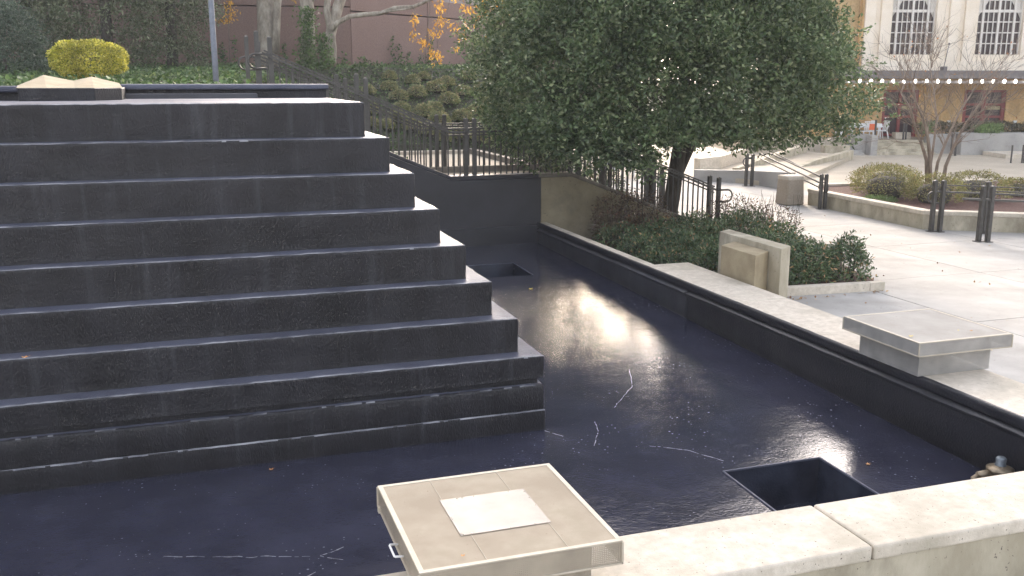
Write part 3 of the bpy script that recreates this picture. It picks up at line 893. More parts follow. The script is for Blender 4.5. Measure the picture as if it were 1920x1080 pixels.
# ================================================================== FAR BUILDING
bd = empty('stone_building', (32.5, 45, .68)); tag(bd, 'cream stone building with tall curtained grid windows above a tan brick ground floor', 'building')
DB = 50.5
P0b = at(1600, 200, DB)[:2]
aB = -YAW
eB = np.array([math.cos(aB), math.sin(aB)]); nB = np.array([math.sin(aB), -math.cos(aB)])
def bs(px, D=DB):         # distance along the facade of a picture column
    q = at(px, 60, D)[:2] - P0b
    return float(q @ eB)
def bz(py, D=DB): return float(at(960, py, D)[2] + 0) if False else float(EYE[2] + (151 - py) / FPX * D * 1.0)
stone = mat('cream limestone', (0.78, 0.68, 0.54), (0.86, 0.77, 0.64), 0.85, 1.2, .1, 30)
brick_m = mat('tan brick', (0.58, 0.36, 0.15), (0.72, 0.50, 0.25), 0.9, 9, .1, 30, c3=(.30, .19, .09), s3=.5)
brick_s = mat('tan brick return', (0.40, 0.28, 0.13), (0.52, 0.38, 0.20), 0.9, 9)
glass = mat('dark window glass', (0.035, 0.025, 0.025), (0.08, 0.055, 0.05), 0.12, .6)
curtain_m = mat('white curtain', (0.62, 0.58, 0.52), (0.72, 0.68, 0.62), .9, 6, .3, 20, stretch=(6, 6, .3))
mull = mat('white muntin', (0.68, 0.64, 0.58), rough=.6)
red_frame = mat('dark red door frame', (0.20, 0.025, 0.02), (0.26, 0.04, 0.03), .5, 3)
canopy_m = mat('dark bronze canopy', (0.12, 0.105, 0.10), (0.17, 0.155, 0.15), .5, 3)
def F_(s0, s1, z0, z1, t, m, name, parent=bd, d0=0.0, bevel=0.0): return facing(P0b, aB, s0, s1, z0, z1, t, m, name, parent, d0, bevel)
GZ = .68
def slots(s0, s1, openings):
    cur = s0; out = []
    for a, b_ in openings:
        out.append((cur, a)); cur = b_
    out.append((cur, s1)); return out
doors = [(bs(1655), bs(1722)), (bs(1806), bs(1886)), (bs(2010), bs(2080))]
for a, c in slots(bs(1430), bs(2300), doors): F_(a, c, GZ, bz(148), .4, brick_m, 'brick_pier')
zd = bz(168)
for a, c in doors: F_(a, c, zd, bz(148), .35, brick_m, 'lintel')
# upper wall
F_(bs(1430), bs(2300), GZ, bz(-55) + 4, .3, brick_s, 'rear_wall', d0=-1.0)
wins = [(bs(1658), bs(1740)), (bs(1816), bs(1900)), (bs(1974), bs(2058))]
wz0, wz1 = bz(103), bz(-55)
F_(bs(1607), bs(2300), bz(147), wz0 - .35, .5, stone, 'stone_base_course', d0=.25)
for a, c in slots(bs(1607), bs(2300), wins): F_(a, c, wz0 - .35, wz1, .5, stone, 'stone_pier', d0=.1)
for a, c in wins:
    F_(a + .003, c - .003, wz0 - .35, wz0 - .02, .5, stone, 'window_apron', d0=.05)
F_(bs(1607), bs(2300), wz1, wz1 + 4, .5, stone, 'upper_wall', d0=.1)
F_(bs(1430), bs(1603), bz(147), wz1 + 4, .5, brick_s, 'brick_wing', d0=-.4)
F_(bs(1603), bs(1606.5), bz(147), wz1 + 4, .5, brick_m, 'brick_corner', d0=.12)
# pilasters (fluted strips) and course joints
for px in (1607, 1636, 1762, 1790, 1915, 1948):
    F_(bs(px), bs(px + 19), wz0 - .5, wz1, .14, stone, 'pilaster', d0=.24, bevel=.02)
for k, (a, c) in enumerate(wins):
    w = F_(a, c, wz0, wz1, .05, glass, 'window', d0=-.25)
    w_ = c - a
    def piece(s0, s1, z0, z1, t, m, n, d0):
        o = F_(s0, s1, z0, z1, t, m, n, parent=bd, d0=d0)
        o.parent = w; return o
    for fr in (.0, .155, .5, .845, 1.0):
        piece(a + w_ * fr - .055, a + w_ * fr + .055, wz0, wz1, .1, mull, 'mullion', -.12)
    for fr in (.27, .385, .615, .73):
        piece(a + w_ * fr - .022, a + w_ * fr + .022, wz0, wz1, .06, mull, 'muntin', -.14)
    for j in range(1, 9):
        zz = wz0 + j * .545
        piece(a, c, zz - (.07 if j == 4 else .028), zz + (.07 if j == 4 else .028), .05, mull, 'muntin', -.15)
    # swagged curtains drawn to both sides
    for sgn in (0, 1):
        b = MB(); nn = 14
        for i in range(nn):
            for jz in range(15):
                z = wz0 + 1.75 + (wz1 - wz0 - 1.75) * jz / 14
                tt = min(1, (z - wz0 - 1.75) / 1.9)
                reach = w_ * (.01 + .485 * tt)
                u = i / (nn - 1) * reach
                s = a + u if sgn == 0 else c - u
                dd = -.20 + .03 * math.sin(i * 2.1)
                q = P0b + eB * s + nB * dd
                b.v.append((q[0], q[1], z))
        for i in range(nn - 1):
            for jz in range(14):
                p_ = i * 15 + jz
                b.f.append((p_, p_ + 15, p_ + 16, p_ + 1) if sgn == 0 else (p_, p_ + 1, p_ + 16, p_ + 15))
        o = b.build('curtain', curtain_m, bd, smooth=True); o.parent = w
# doors
for k, (a, c) in enumerate(doors):
    d = F_(a, c, GZ, zd, .06, glass, 'door', d0=-.2)
    w_ = c - a
    for fr in ((0, .09), (.46, .54), (.91, 1.0)):
        o = F_(a + w_ * fr[0], a + w_ * fr[1], GZ, zd, .12, red_frame, 'frame', d0=-.08); o.parent = d
    for zz in (GZ + .1, GZ + 1.05, zd - .06, zd - .75):
        o = F_(a + w_ * .09, a + w_ * .91, zz - .06, zz + .06, .1, red_frame, 'rail', d0=-.09); o.parent = d
    o = F_(a + w_ * .56, a + w_ * .89, GZ + 1.42, GZ + 1.60, .03, mat('door notice %d' % k, (.45, .38, .22)), 'notice', d0=-.1); o.parent = d
# wall lights low on the brick piers
for px in (1660 - 22, 1745, 1781, 1905):
    F_(bs(px) - .08, bs(px) + .08, bz(236), bz(224), .12, white_paint, 'wall_light', d0=.13)
# canopy with bulbs
cn = empty('canopy', (34, 43.5, 3.7)); tag(cn, 'dark flat canopy edged with round white bulbs across the front of the cream building', 'canopy')
DC = 47.6
def cs(px): return float((at(px, 150, DC)[:2] - P0b) @ eB)
fz = float((P0b - at(1600, 200, DC)[:2]) @ -nB) if False else float((at(1600, 200, DC)[:2] - P0b) @ nB)
def cz(py): return float(EYE[2] + (151 - py) / FPX * DC)
F_(cs(1560), cs(2300), cz(147), cz(132.5), fz, canopy_m, 'canopy_slab', parent=cn, d0=fz)
F_(cs(1560), cs(2300), cz(156), cz(151), .12, canopy_m, 'bulb_rail', parent=cn, d0=fz - .12)
bulb_m = bpy.data.materials.new('lit bulb'); bulb_m.use_nodes = True
bb = bulb_m.node_tree.nodes['Principled BSDF']; bb.inputs['Base Color'].default_value = (.9, .88, .8, 1)
bb.inputs['Emission Color'].default_value = (1, .95, .85, 1); bb.inputs['Emission Strength'].default_value = 2.2
bme = None
for k in range(40):
    px = 1588 + k * 20.7
    if px > 2200: break
    q = P0b + eB * cs(px) + nB * (fz + .02)
    if bme is None:
        o = MB().lathe((0, 0, 0), [(.03, .10), (.05, .08), (.07, .02), (.066, -.045), (.034, -.085), (.01, -.10)][::-1], 10).build('bulb', bulb_m, cn, local=True); bme = o.data
    else:
        o = bpy.data.objects.new('bulb', bme); col.objects.link(o); o.parent = cn
    o.location = (q[0] - cn.location.x, q[1] - cn.location.y, cz(152.3) - cn.location.z)
for px in (1609, 1771, 1935):
    q = P0b + eB * cs(px) + nB * (fz - .5)
    MB().box(q[0] - .12, q[0] + .12, q[1] - .12, q[1] + .12, cz(134), cz(125)).build('lamp_box', canopy_m, cn)
    r2 = q + eB * .25 - nB * .2
    MB().tube([(q[0], q[1], cz(126)), (r2[0], r2[1], cz(84))], .018, 6).build('lamp_rod', canopy_m, cn)
    MB().lathe((r2[0], r2[1], cz(86)), [(.03, 0), (.06, .05), (.03, .12)], 8).build('lamp_head', canopy_m, cn)

# ---------------- terrace, steps and retaining walls in front of it
aT = -YAW + R_(2)
T0 = un(1640, 291, Z=0)[:2]
eT = np.array([math.cos(aT), math.sin(aT)]); nT = np.array([math.sin(aT), -math.cos(aT)])
def ts(px): return float((un(px, 291, Z=0)[:2] - T0) @ eT)
def TF(s0, s1, z0, z1, d_front, d_back, m, name, parent, bevel=.01):
    return facing(T0, aT, s0, s1, z0, z1, d_front - d_back, m, name, parent, d0=d_front, bevel=bevel)
tr = TF(ts(1400), ts(2500), -.1, .66, -1.45, -30, sand_mat, 'upper_terrace', None); tag(tr, kind='structure')
ss = empty('terrace_steps', (T0[0], T0[1], 0)); tag(ss, 'broad flight of five concrete steps up to the terrace with the white chairs', 'steps')
for i in range(5):
    TF(ts(1640) + .01, ts(1755), -.05, .132 * (i + 1) + (.004 if i == 4 else 0), -.34 * i, -.34 * (i + 1) + .002 - (0.15 if i == 4 else 0), concrete_side, 'step', ss)
s2 = empty('side_steps', tuple(T0 + eT * -1.5) + (0,)); tag(s2, 'short narrow flight of steps left of the broad terrace steps', 'steps')
for i in range(4):
    TF(ts(1592), ts(1618), -.05, .11 * (i + 1), -.3 * i + .2, -.3 * (i + 1) + .203, concrete_grey, 'step', s2)
pw = empty('pier_wall', tuple(T0) + (0,)); tag(pw, 'concrete pier and slanting cheek wall between the two flights of steps', 'wall')
TF(ts(1628), ts(1640), -.05, .98, .25, -1.5, concrete_grey, 'pier', pw)
TF(ts(1606), ts(1628) - .005, -.05, .93, -.4, -1.5, concrete_grey, 'cheek', pw)
lw = TF(ts(1545), ts(1591), -.05, .48, .1, -.6, concrete_side, 'low_block_wall', None); tag(lw, 'low concrete block wall left of the narrow steps, partly under the holly branches', 'wall')
rw = empty('retaining_wall', tuple(T0 + eT * 4) + (0,)); tag(rw, 'long grey concrete retaining wall holding up the clipped hedge before the building', 'wall')
TF(ts(1756), ts(1802), -.05, .98, -.9, -1.4, concrete_grey, 'wall_panel', rw)
TF(ts(1802) + .01, ts(1990), -.05, 1.06, .0, -1.4, concrete_grey, 'wall_panel', rw)
TF(ts(1990) + .01, ts(2300), -.05, 1.06, .0, -1.4, concrete_grey, 'wall_panel', rw)
pk2 = TF(ts(1843), ts(2300), -.05, .20, 2.2, .05, concrete, 'low_platform', None); tag(pk2, 'low pale concrete platform at the foot of the grey retaining wall', 'platform')
tb = TF(ts(1715), ts(1745), .665, .98, -2.3, -2.8, concrete, 'terrace_planter_wall', None); tag(tb, 'short low wall on the terrace beside the end of the hedge', 'wall')

# clipped hedge on the retaining wall
hedge_leaf = leaf_mat('hedge leaves', [(0, (.05, .055, .025)), (.5, (.085, .08, .035)), (1, (.14, .12, .05))], trans=.2)
lime_leaf = leaf_mat('lime leaves', [(0, (.12, .20, .05)), (1, (.22, .30, .10))], trans=.25)
def strip_pts(s0, s1, d0, d1, z0, z1, n):
    s = rng.uniform(s0, s1, n); d = rng.uniform(d0, d1, n); z = z0 + (z1 - z0) * rng.uniform(0, 1, n) ** .6
    z = z + .06 * np.sin(s * 2.1) + .05 * np.sin(s * 5.3 + 1)
    q = T0[None] + eT[None] * s[:, None] + nT[None] * d[:, None]
    return np.column_stack([q, z])
hg = empty('clipped_hedge', tuple(T0 + eT * 6) + (1.0,)); tag(hg, 'long clipped olive hedge growing along the top of the grey retaining wall', 'hedge')
leaf_object('foliage', strip_pts(ts(1740), ts(2250), -2.3, -1.0, .9, 1.52, 14000), .10, hedge_leaf, hg)
tf = empty('lime_plant', tuple(T0 + eT * 4.5) + (1.0,)); tag(tf, 'lime green plants spilling over the hedge near the red framed door', 'plant')
leaf_object('foliage', np.vstack([strip_pts(ts(1745), ts(1765), -1.5, -.9, 1.0, 1.55, 500), strip_pts(ts(1838), ts(1880), -1.2, .05, .95, 1.45, 1500)]), .13, lime_leaf, tf)

# ---------------- white garden furniture on the terrace
def chair(P, rz, label, group, z):
    r = empty('garden_chair', (P[0], P[1], z), rz); tag(r, label, 'chair', group)
    MB().box(-.26, .26, -.26, .26, .38, .42).build('seat', white_paint, r, bevel=.01, local=True)
    bk = MB()
    for i in range(6):
        x = -.22 + i * .088
        MB().bar((x, .25, .42), (x, .36, .92), .055, .02).build('back_slat', white_paint, r, local=True)
    MB().bar((-.27, .36, .90), (.27, .36, .90), .07, .03).build('back_rail', white_paint, r, local=True)
    for sx in (-1, 1):
        MB().bar((sx * .25, -.24, .38), (sx * .27, -.27, 0), .045).build('leg', white_paint, r, local=True)
        MB().bar((sx * .25, .24, .42), (sx * .27, .33, 0), .045).build('leg', white_paint, r, local=True)
        MB().bar((sx * .29, -.27, .62), (sx * .29, .30, .62), .05, .03).build('armrest', white_paint, r, local=True)
        MB().bar((sx * .28, -.25, .40), (sx * .28, -.25, .61), .04).build('arm_post', white_paint, r, local=True)
    return r
def tpos(px, d): return T0 + eT * ts(px) + nT * d
tz = .664
chair(tpos(1622, -2.6), aT + 1.35, 'white slatted garden chair left of the white table on the terrace', 'white garden chairs', tz)
chair(tpos(1688, -2.6), aT - 1.45, 'white slatted garden chair right of the white table on the terrace', 'white garden chairs', tz)
chair(tpos(1652, -2.0), aT + 3.14, 'white slatted garden chair drawn up in front of the terrace table', 'white garden chairs', tz)
t_ = empty('garden_table', tuple(tpos(1650, -3.0)) + (tz,), aT); tag(t_, 'long white table on the terrace with an orange cloth hanging at its edge', 'table')
MB().box(-1.1, 1.1, -.4, .4, .71, .76).build('table_top', white_paint, t_, bevel=.01, local=True)
MB().box(-1.1, 1.1, -.41, -.402, .56, .71).build('apron', white_paint, t_, local=True)
for sx in (-1, 1):
    for sy_ in (-1, 1): MB().bar((sx * 1.0, sy_ * .33, .71), (sx * 1.05, sy_ * .36, 0), .06).build('leg', white_paint, t_, local=True)
o = MB().box(-.18, .18, -.36, -.34, 0, .30).build('orange_cloth', orange_mat, None); q = tpos(1654, -1.72); o.location = (q[0], q[1], tz + .50); o.rotation_euler = (0, 0, aT)
tag(o, 'small orange cloth hanging on the back of the front white chair', 'cloth')
def post(P, h, z, w, label, group=None, m=metal_dark):
    r = empty('hand_post', (P[0], P[1], z)); tag(r, label, 'post', group)
    MB().box(-w / 2, w / 2, -w / 2, w / 2, 0, h).build('shaft', m, r, local=True)
    MB().box(-w / 2 - .006, w / 2 + .006, -w / 2 - .006, w / 2 + .006, h, h + .015).build('cap', m, r, local=True)
    MB().box(-w, w, -w, w, 0, .012).build('foot_plate', m, r, local=True)
    return r
post(tpos(1655, -1.1), 1.0, .66, .07, 'dark post at the top of the broad steps in front of the white table')
post(tpos(1718, -1.6), .85, .66, .06, 'left dark post of two beside the short terrace wall')
post(tpos(1723, -1.6), .85, .66, .06, 'right dark post of two beside the short terrace wall')
post(tpos(1775, .5), 1.05, 0, .07, 'left dark post of the pair at the foot of the broad steps')
post(tpos(1783, .5), 1.05, 0, .07, 'right dark post of the pair at the foot of the broad steps')
P = un(1895, 306, Z=0); post(P, .78, 0, .05, 'thin dark post near the right edge before the low platform')
P = un(1917, 306, Z=0); post(P, .80, 0, .09, 'thick dark post at the right edge before the low platform')

# ================================================================== MIDDLE COURT : planter, bin, ramp walls
pl = empty('raised_planter', (17.2, 19.0, 0)); tag(pl, 'long low concrete planter with mulch holding round clipped shrubs and a bare tree', 'planter')
pin = [(17.30, 23.95), (17.10, 18.98), (18.95, 17.78), (22.5, 15.6), (27.5, 17.2), (27.5, 24.6), (18.2, 25.2)]
def inset(poly, d):
    n = len(poly); out = []
    c = np.mean(np.array(poly), axis=0)
    for i in range(n):
        p0, p1, p2 = (np.array(poly[(i - 1) % n]), np.array(poly[i]), np.array(poly[(i + 1) % n]))
        e1 = (p1 - p0) / np.linalg.norm(p1 - p0); e2 = (p2 - p1) / np.linalg.norm(p2 - p1)
        n1_ = np.array([-e1[1], e1[0]]); n2_ = np.array([-e2[1], e2[0]])
        m = (n1_ + n2_); m /= (1 + n1_ @ n2_)
        out.append(tuple(p1 + m * d))
    return out
pi_ = inset(pin, .28)
pi2 = inset(pin, -.025)
n = len(pin)
for i in range(n):
    j = (i + 1) % n
    if i == 5 or i == 4: pass
    MB().prism([pin[i], pin[j], pi_[j], pi_[i]], -.05, .36).build('planter_wall', concrete_side, pl)
    MB().prism([pi2[i], pi2[j], pi_[j], pi_[i]], .362, .47).build('planter_cap', concrete, pl, bevel=.02)
tag(MB().prism(pi_, .2, .40).build('planter_mulch', soil_mat, None), kind='structure')

# litter bin with exposed aggregate
agg = mat('exposed aggregate', (.26, .215, .16), (.42, .36, .29), .9, 45, .9, 70, bdist=.02, speck=(60, .66, (.15, .12, .09)))
lb = empty('litter_bin', (16.86, 23.95 + .28, 0)); tag(lb, 'squat exposed aggregate concrete litter bin at the end of the planter wall', 'litter bin')
def rsq(w, z, n=6, r=.07):
    out = []
    for cx, cy_, a0 in ((w - r, w - r, 0), (-w + r, w - r, 90), (-w + r, -w + r, 180), (w - r, -w + r, 270)):
        for k in range(n):
            a = R_(a0 + 90 * k / (n - 1)); out.append((cx + r * math.cos(a), cy_ + r * math.sin(a), z))
    return out
b = MB(); prof = [(.27, 0), (.315, .03), (.31, .10), (.285, .70), (.275, .74)]
for w, z in prof: b.v += rsq(w, z)
nn = 24
for i in range(len(prof) - 1):
    for k in range(nn): b.f.append((i * nn + k, i * nn + (k + 1) % nn, (i + 1) * nn + (k + 1) % nn, (i + 1) * nn + k))
b.f.append(tuple(range((len(prof) - 1) * nn, len(prof) * nn)))
o = b.build('bin_body', agg, lb, local=True)
b = MB(); prof = [(.283, .742), (.29, .76), (.287, .83), (.26, .86)]
for w, z in prof: b.v += rsq(w, z)
for i in range(len(prof) - 1):
    for k in range(nn): b.f.append((i * nn + k, i * nn + (k + 1) % nn, (i + 1) * nn + (k + 1) % nn, (i + 1) * nn + k))
b.f.append(tuple(range((len(prof) - 1) * nn, len(prof) * nn)))
b.build('bin_lid', mat('bin lid', (.42, .37, .30), (.52, .47, .39), .85, 30, .4, 60), lb, local=True)

# ramp walls left of the bin
def wall_seg(pts, z0, z1, t, m, name, label, cat='wall'):
    """pts: list of points on the ground; z1 list of top heights"""
    r = empty(name, (pts[0][0], pts[0][1], 0)); tag(r, label, cat)
    for i in range(len(pts) - 1):
        a, c = np.array(pts[i][:2]), np.array(pts[i + 1][:2]); e = (c - a) / np.linalg.norm(c - a); q = np.array([-e[1], e[0]]) * t
        MB().prism([tuple(a), tuple(c), tuple(c + q), tuple(a + q)], [z0] * 4, [z1[i], z1[i + 1], z1[i + 1], z1[i]]).build('wall_panel', m, r, bevel=.015)
    return r
wall_seg([un(1300, 338, Z=0), un(1345, 341, Z=0), un(1400, 344, Z=0), un(1476, 357, Z=0)], -.05, [.38, .42, .46, .60], .3, concrete_grey, 'ramp_wall', 'low grey concrete ramp wall ending behind the litter bin')
wall_seg([un(1385, 322, Z=0), un(1430, 316, Z=0), un(1512, 292, Z=0)], -.05, [.15, .40, .55], .3, concrete_side, 'ramp_wall', 'slanting concrete ramp kerb behind the paired rail posts')
wall_seg([un(1495, 322, Z=0), un(1530, 316, Z=0), un(1600, 300, Z=0)], -.05, [.15, .35, .45], .3, concrete_side, 'ramp_wall', 'slanting concrete ramp kerb nearest the terrace steps')
wall_seg([un(1312, 318, Z=0), un(1350, 316, Z=0), un(1400, 300, Z=0)], -.05, [.45, .5, .5], .4, concrete, 'curved_wall', 'low pale curved wall seen under the holly branches')
b = MB(); zz = .30
p = [un(1345, 339, Z=0)[:2], un(1476, 354, Z=0)[:2], un(1600, 298, Z=0)[:2], un(1512, 290, Z=0)[:2]]
tag(MB().prism([tuple(q) for q in p], -.05, .16).build('ramp_surface', sand_mat), kind='structure')

# rails on the ramp
def tube_rail(name, label, posts, rails, loops, grp=None):
    P0 = posts[0][0]
    r = empty(name, (P0[0], P0[1], 0)); tag(r, label, 'railing', grp)
    for P, h, w in posts:
        b = MB().box(P[0] - w / 2, P[0] + w / 2, P[1] - w / 2, P[1] + w / 2, (P[2] if len(P) > 2 else 0) , h)
        q = w / 2
        k = len(b.v); b.v += [(P[0] - q, P[1] - q, h), (P[0] + q, P[1] - q, h), (P[0] + q, P[1] + q, h), (P[0] - q, P[1] + q, h), (P[0], P[1], h + .03)]
        b.f += [(k, k + 1, k + 4), (k + 1, k + 2, k + 4), (k + 2, k + 3, k + 4), (k + 3, k, k + 4)]
        b.build('post', metal_dark, r)
        MB().box(P[0] - w, P[0] + w, P[1] - w, P[1] + w, (P[2] if len(P) > 2 else 0) - .005, (P[2] if len(P) > 2 else 0) + .015).build('foot_plate', metal_dark, r)
    for A, B, w in rails: MB().bar(A, B, w, w * .8).build('rail', metal_dark, r)
    for pts in loops: MB().tube(pts, .022, 8).build('rail_return', metal_dark, r)
    return r
def loop_pts(P, d, z, drop=.28, rr=.14):
    """return bend: starts at P going along d (unit 2-vector) and curls down and back"""
    out = [(P[0] - d[0] * .2, P[1] - d[1] * .2, z)]
    for t in np.linspace(0, math.pi, 9):
        out.append((P[0] + d[0] * rr * math.sin(t), P[1] + d[1] * rr * math.sin(t), z - rr + rr * math.cos(t)))
    out.append((P[0] - d[0] * .12, P[1] - d[1] * .12, z - 2 * rr))
    return out
d33 = np.array([math.cos(R_(-33)), math.sin(R_(-33))])
A0 = np.array([17.10, 18.72]) + np.array([-.05, -.1])
pa = [A0, A0 + d33 * .19, A0 + d33 * 1.18, A0 + d33 * 2.25, A0 + d33 * 2.44]
perp = np.array([-d33[1], d33[0]])
tube_rail('court_railing', 'dark railing with a curled left end standing against the planter corner',
          [(tuple(p), 1.24, .09) for p in pa],
          [((*(pa[0] - d33 * .02), .98), (*(pa[4] + d33 * 3), .90), .05), ((*(pa[1]), 1.14), (*(pa[4] + d33 * 3), 1.08), .03)],
          [loop_pts(pa[0] + perp * -.0, -d33, .98)], 'court railings')
B0 = un(1834, 453, Z=0)[:2]
pb = [B0, B0 + d33 * .19, B0 + d33 * 2.1, B0 + d33 * 2.29]
tube_rail('court_railing', 'nearer dark railing with a straight projecting handrail at the right edge of the picture',
          [(tuple(p), 1.27, .09) for p in pb],
          [((*(B0 - d33 * .42), .97), (*(pb[3] + d33 * 2), .90), .055), ((*(pb[1]), 1.16), (*(pb[3] + d33 * 2), 1.10), .03)],
          [], 'court railings')
q1 = at(1540, 345, 27.2); q2 = at(1549, 345, 27.2); f1 = un(1398, 349, Z=0); f2 = un(1409, 349, Z=0)
dd = (f1 - q1)[:2]; dd /= np.linalg.norm(dd)
tube_rail('ramp_railing', 'dark double handrail slanting down the ramp behind the litter bin',
          [((q1[0], q1[1]), .99, .08), ((q2[0], q2[1]), .99, .08)],
          [((q1[0], q1[1], .74), tuple(at(1425, 288, 32.0)), .05), ((q1[0], q1[1], .60), tuple(at(1425, 297, 32.0)), .04),
           ((q2[0], q2[1], .86), tuple(at(1440, 286, 32.0)), .045), ((q2[0] + .2, q2[1] + .3, .80), tuple(at(1450, 285, 31.5)), .03)],
          [loop_pts(q2[:2], -dd, .76)])
tube_rail('ramp_railing', 'pair of tall dark rail posts with a curled end, left of the litter bin',
          [((f1[0], f1[1]), 1.10, .09), ((f2[0], f2[1]), 1.10, .09)],
          [((f1[0], f1[1], .95), (f2[0], f2[1], .95), .05)],
          [loop_pts(f1[:2], np.array([-1.0, .1]), .98)])

# two white chairs glimpsed through the railing
P = un(1186, 330, Z=0); chair(P, .5, 'white slatted chair glimpsed through the railing balusters left of the holly trunk', None, 0.0)
P = un(1142, 338, Z=0); chair(P, -.4, 'white chair mostly hidden by holly leaves and balusters, left of the other glimpsed chair', None, 0.0)

# valve in the basin corner
brass = mat('worn brass', (.20, .155, .10), (.36, .29, .20), .4, 18, .3, 60, metal=.6)
zinc = mat('grey valve cap', (.13, .15, .17), (.24, .27, .29), .4, 12, metal=.4)
V = un(1876, 872, Z=.02); zb_ = zf(V[1])
vl = empty('water_valve', (V[0], V[1], zb_)); tag(vl, 'old brass water valve with a grey cap in the near right corner of the basin', 'valve')
MB().lathe((0, 0, .05), [(.05, 0), (.085, .02), (.10, .07), (.105, .10), (.125, .115), (.125, .135), (.09, .15), (.06, .165)], 20).build('valve_body', brass, vl, local=True)
for k in range(4):
    a = k * math.pi / 2 + .5
    MB().lathe((.10 * math.cos(a), .10 * math.sin(a), .02), [(.018, 0), (.02, .05), (.018, .09)], 10).build('bolt', brass, vl, local=True)
MB().lathe((0, 0, .20), [(.055, 0), (.055, .02), (.045, .03), (.05, .08), (.04, .095)], 8).build('valve_cap', zinc, vl, local=True)
MB().tube([(-.08, .02, .13), (-.16, .03, .13), (-.22, .04, .12)], [.045, .04, .04], 12).build('inlet', brass, vl, local=True)
MB().tube([(-.22, .04, .12), (-.27, .04, .10), (-.285, .01, .06), (-.25, -.08, .03), (-.18, -.22, .02)], [.028, .028, .026, .022, .022], 10).build('pipe', brass, vl, local=True)
MB().tube([(.09, 0, .13), (.2, .02, .14), (.33, .04, .16)], [.045, .035, .035], 12).build('outlet', zinc, vl, local=True)

# pale grey pole behind the top basin
pp = at(405, 150, 20.5)
po = empty('grey_pole', (pp[0], pp[1], 3.45)); tag(po, 'slim pale grey pole standing behind the top of the cascade', 'pole')
MB().lathe((0, 0, 0), [(.062, 0), (.060, .9), (.055, 3.0), (.05, 6.0), (.02, 6.05)], 14).build('shaft', pole_mat, po, local=True)
MB().lathe((0, 0, 0), [(.11, 0), (.11, .02), (.07, .04)], 14).build('base_plate', pole_mat, po, local=True)

# ================================================================== VEGETATION
def unit(v): return v / (np.linalg.norm(v, axis=-1, keepdims=True) + 1e-9)
def clumps_to_leaves(C, rad, per, flat=.75):
    """C: clump centres; rad: radii; leaves spread through each clump, denser towards its outside"""
    n = len(C) * per
    d = unit(rng.normal(size=(n, 3))); r = rng.uniform(0.25, 1.0, n) ** .5
    d[:, 2] *= flat
    P = np.repeat(C, per, axis=0) + d * (r * np.repeat(rad, per))[:, None]
    return P, d

bark_holly = mat('grey brown bark', (.045, .038, .028), (.095, .08, .06), .95, 14, .9, 30, stretch=(1, 1, .3), bdist=.03)
holly_leaf = leaf_mat('holly leaves', [(0, (0.050, 0.080, 0.032)), (.45, (0.105, 0.155, 0.062)), (.8, (0.175, 0.225, 0.098)), (1, (0.33, 0.36, 0.19))], rough=.42, trans=.3, spec=.45)

# ---- the big holly
hx, hy = 10.5, 20.3
ht = empty('holly_tree', (10.85, 20.7, .08)); tag(ht, 'large dense dark green holly tree with two trunks growing beside the stair railing', 'tree')
def limb(pts, rads, n=10): return MB().tube(pts, rads, n)
limb([(10.95, 20.75, 0), (10.96, 20.72, .25), (11.02, 20.6, .9), (11.05, 20.5, 1.6), (11.15, 20.4, 2.8), (11.0, 20.3, 5.0), (11.1, 20.2, 8.2)], [.30, .225, .19, .18, .15, .10, .03], 14).build('trunk', bark_holly, ht)
limb([(10.62, 20.95, 0), (10.60, 20.92, .3), (10.50, 20.8, 1.1), (10.38, 20.7, 1.9), (10.0, 20.5, 3.2), (9.3, 20.2, 5.0)], [.20, .155, .13, .125, .09, .03], 12).build('trunk', bark_holly, ht)
limb([(11.1, 20.55, 1.35), (11.35, 20.45, 2.0), (11.9, 20.3, 3.2), (12.8, 20.0, 4.8)], [.12, .11, .08, .02], 10).build('trunk', bark_holly, ht)
for k in range(26):
    a = random.uniform(0, 2 * math.pi); z0 = random.uniform(1.9, 6.5); L_ = random.uniform(1.8, 3.4) * (1 - .05 * z0)
    p0 = np.array([11.05 + .1 * math.cos(a), 20.45 + .1 * math.sin(a), z0])
    p1 = p0 + np.array([math.cos(a) * L_ * .5, math.sin(a) * L_ * .5, L_ * .30]); p2 = p0 + np.array([math.cos(a) * L_, math.sin(a) * L_, L_ * .35])
    limb([p0, p1, p2], [.045, .03, .008], 6).build('limb', bark_holly, ht)
def holly_r(z, th):
    if z > 3.4: r = 4.25 * math.sqrt(max(0, 1 - ((z - 3.4) / 6.0) ** 2))
    else: r = 4.25 * (1 - .20 * ((3.4 - z) / 2.0) ** 2)
    r *= 1 + .06 * math.sin(3 * th + z * 1.3) + .055 * math.sin(7 * th - z * 2.1) + .04 * math.sin(11 * th + z * 3.7)
    if z > 4.4 and math.cos(th) > .2: r *= 1 - .13 * min(1, (z - 4.4) / .8)
    return r
C = []; RR = []
while len(C) < 2300:
    z = random.uniform(1.25, 9.2); th = random.uniform(0, 2 * math.pi)
    rf = 1 - abs(random.gauss(0, .16)) if random.random() < .8 else random.uniform(.1, .8)
    r = holly_r(z, th) * max(.1, rf)
    x, y = hx + r * math.cos(th), hy + r * math.sin(th)
    zmin = 2.6 - .25 * (r / 4.3) ** 2 if x > 8.8 else 2.05 + .25 * math.sin(th * 5 + 1)
    # the skirt droops on the side towards the basin, and is lifted on the right
    if x > 12: zmin += .10 * (x - 12)
    if x < 11.2 and y < 19.4: zmin = max(zmin, 1.95 + (y - 16.9) * .28)
    if z < zmin: continue
    if r < 2.0 and z < 2.3: continue
    if z > 7.5 and random.random() < .3: continue
    C.append((x, y, z)); RR.append(random.uniform(.22, .48))
for k in range(1000):
    th = random.uniform(0, 6.283); z = random.uniform(4.0, 8.8); r = holly_r(z, th) * random.uniform(.2, .9)
    C.append((hx + r * math.cos(th), hy + r * math.sin(th), z)); RR.append(random.uniform(.35, .6))
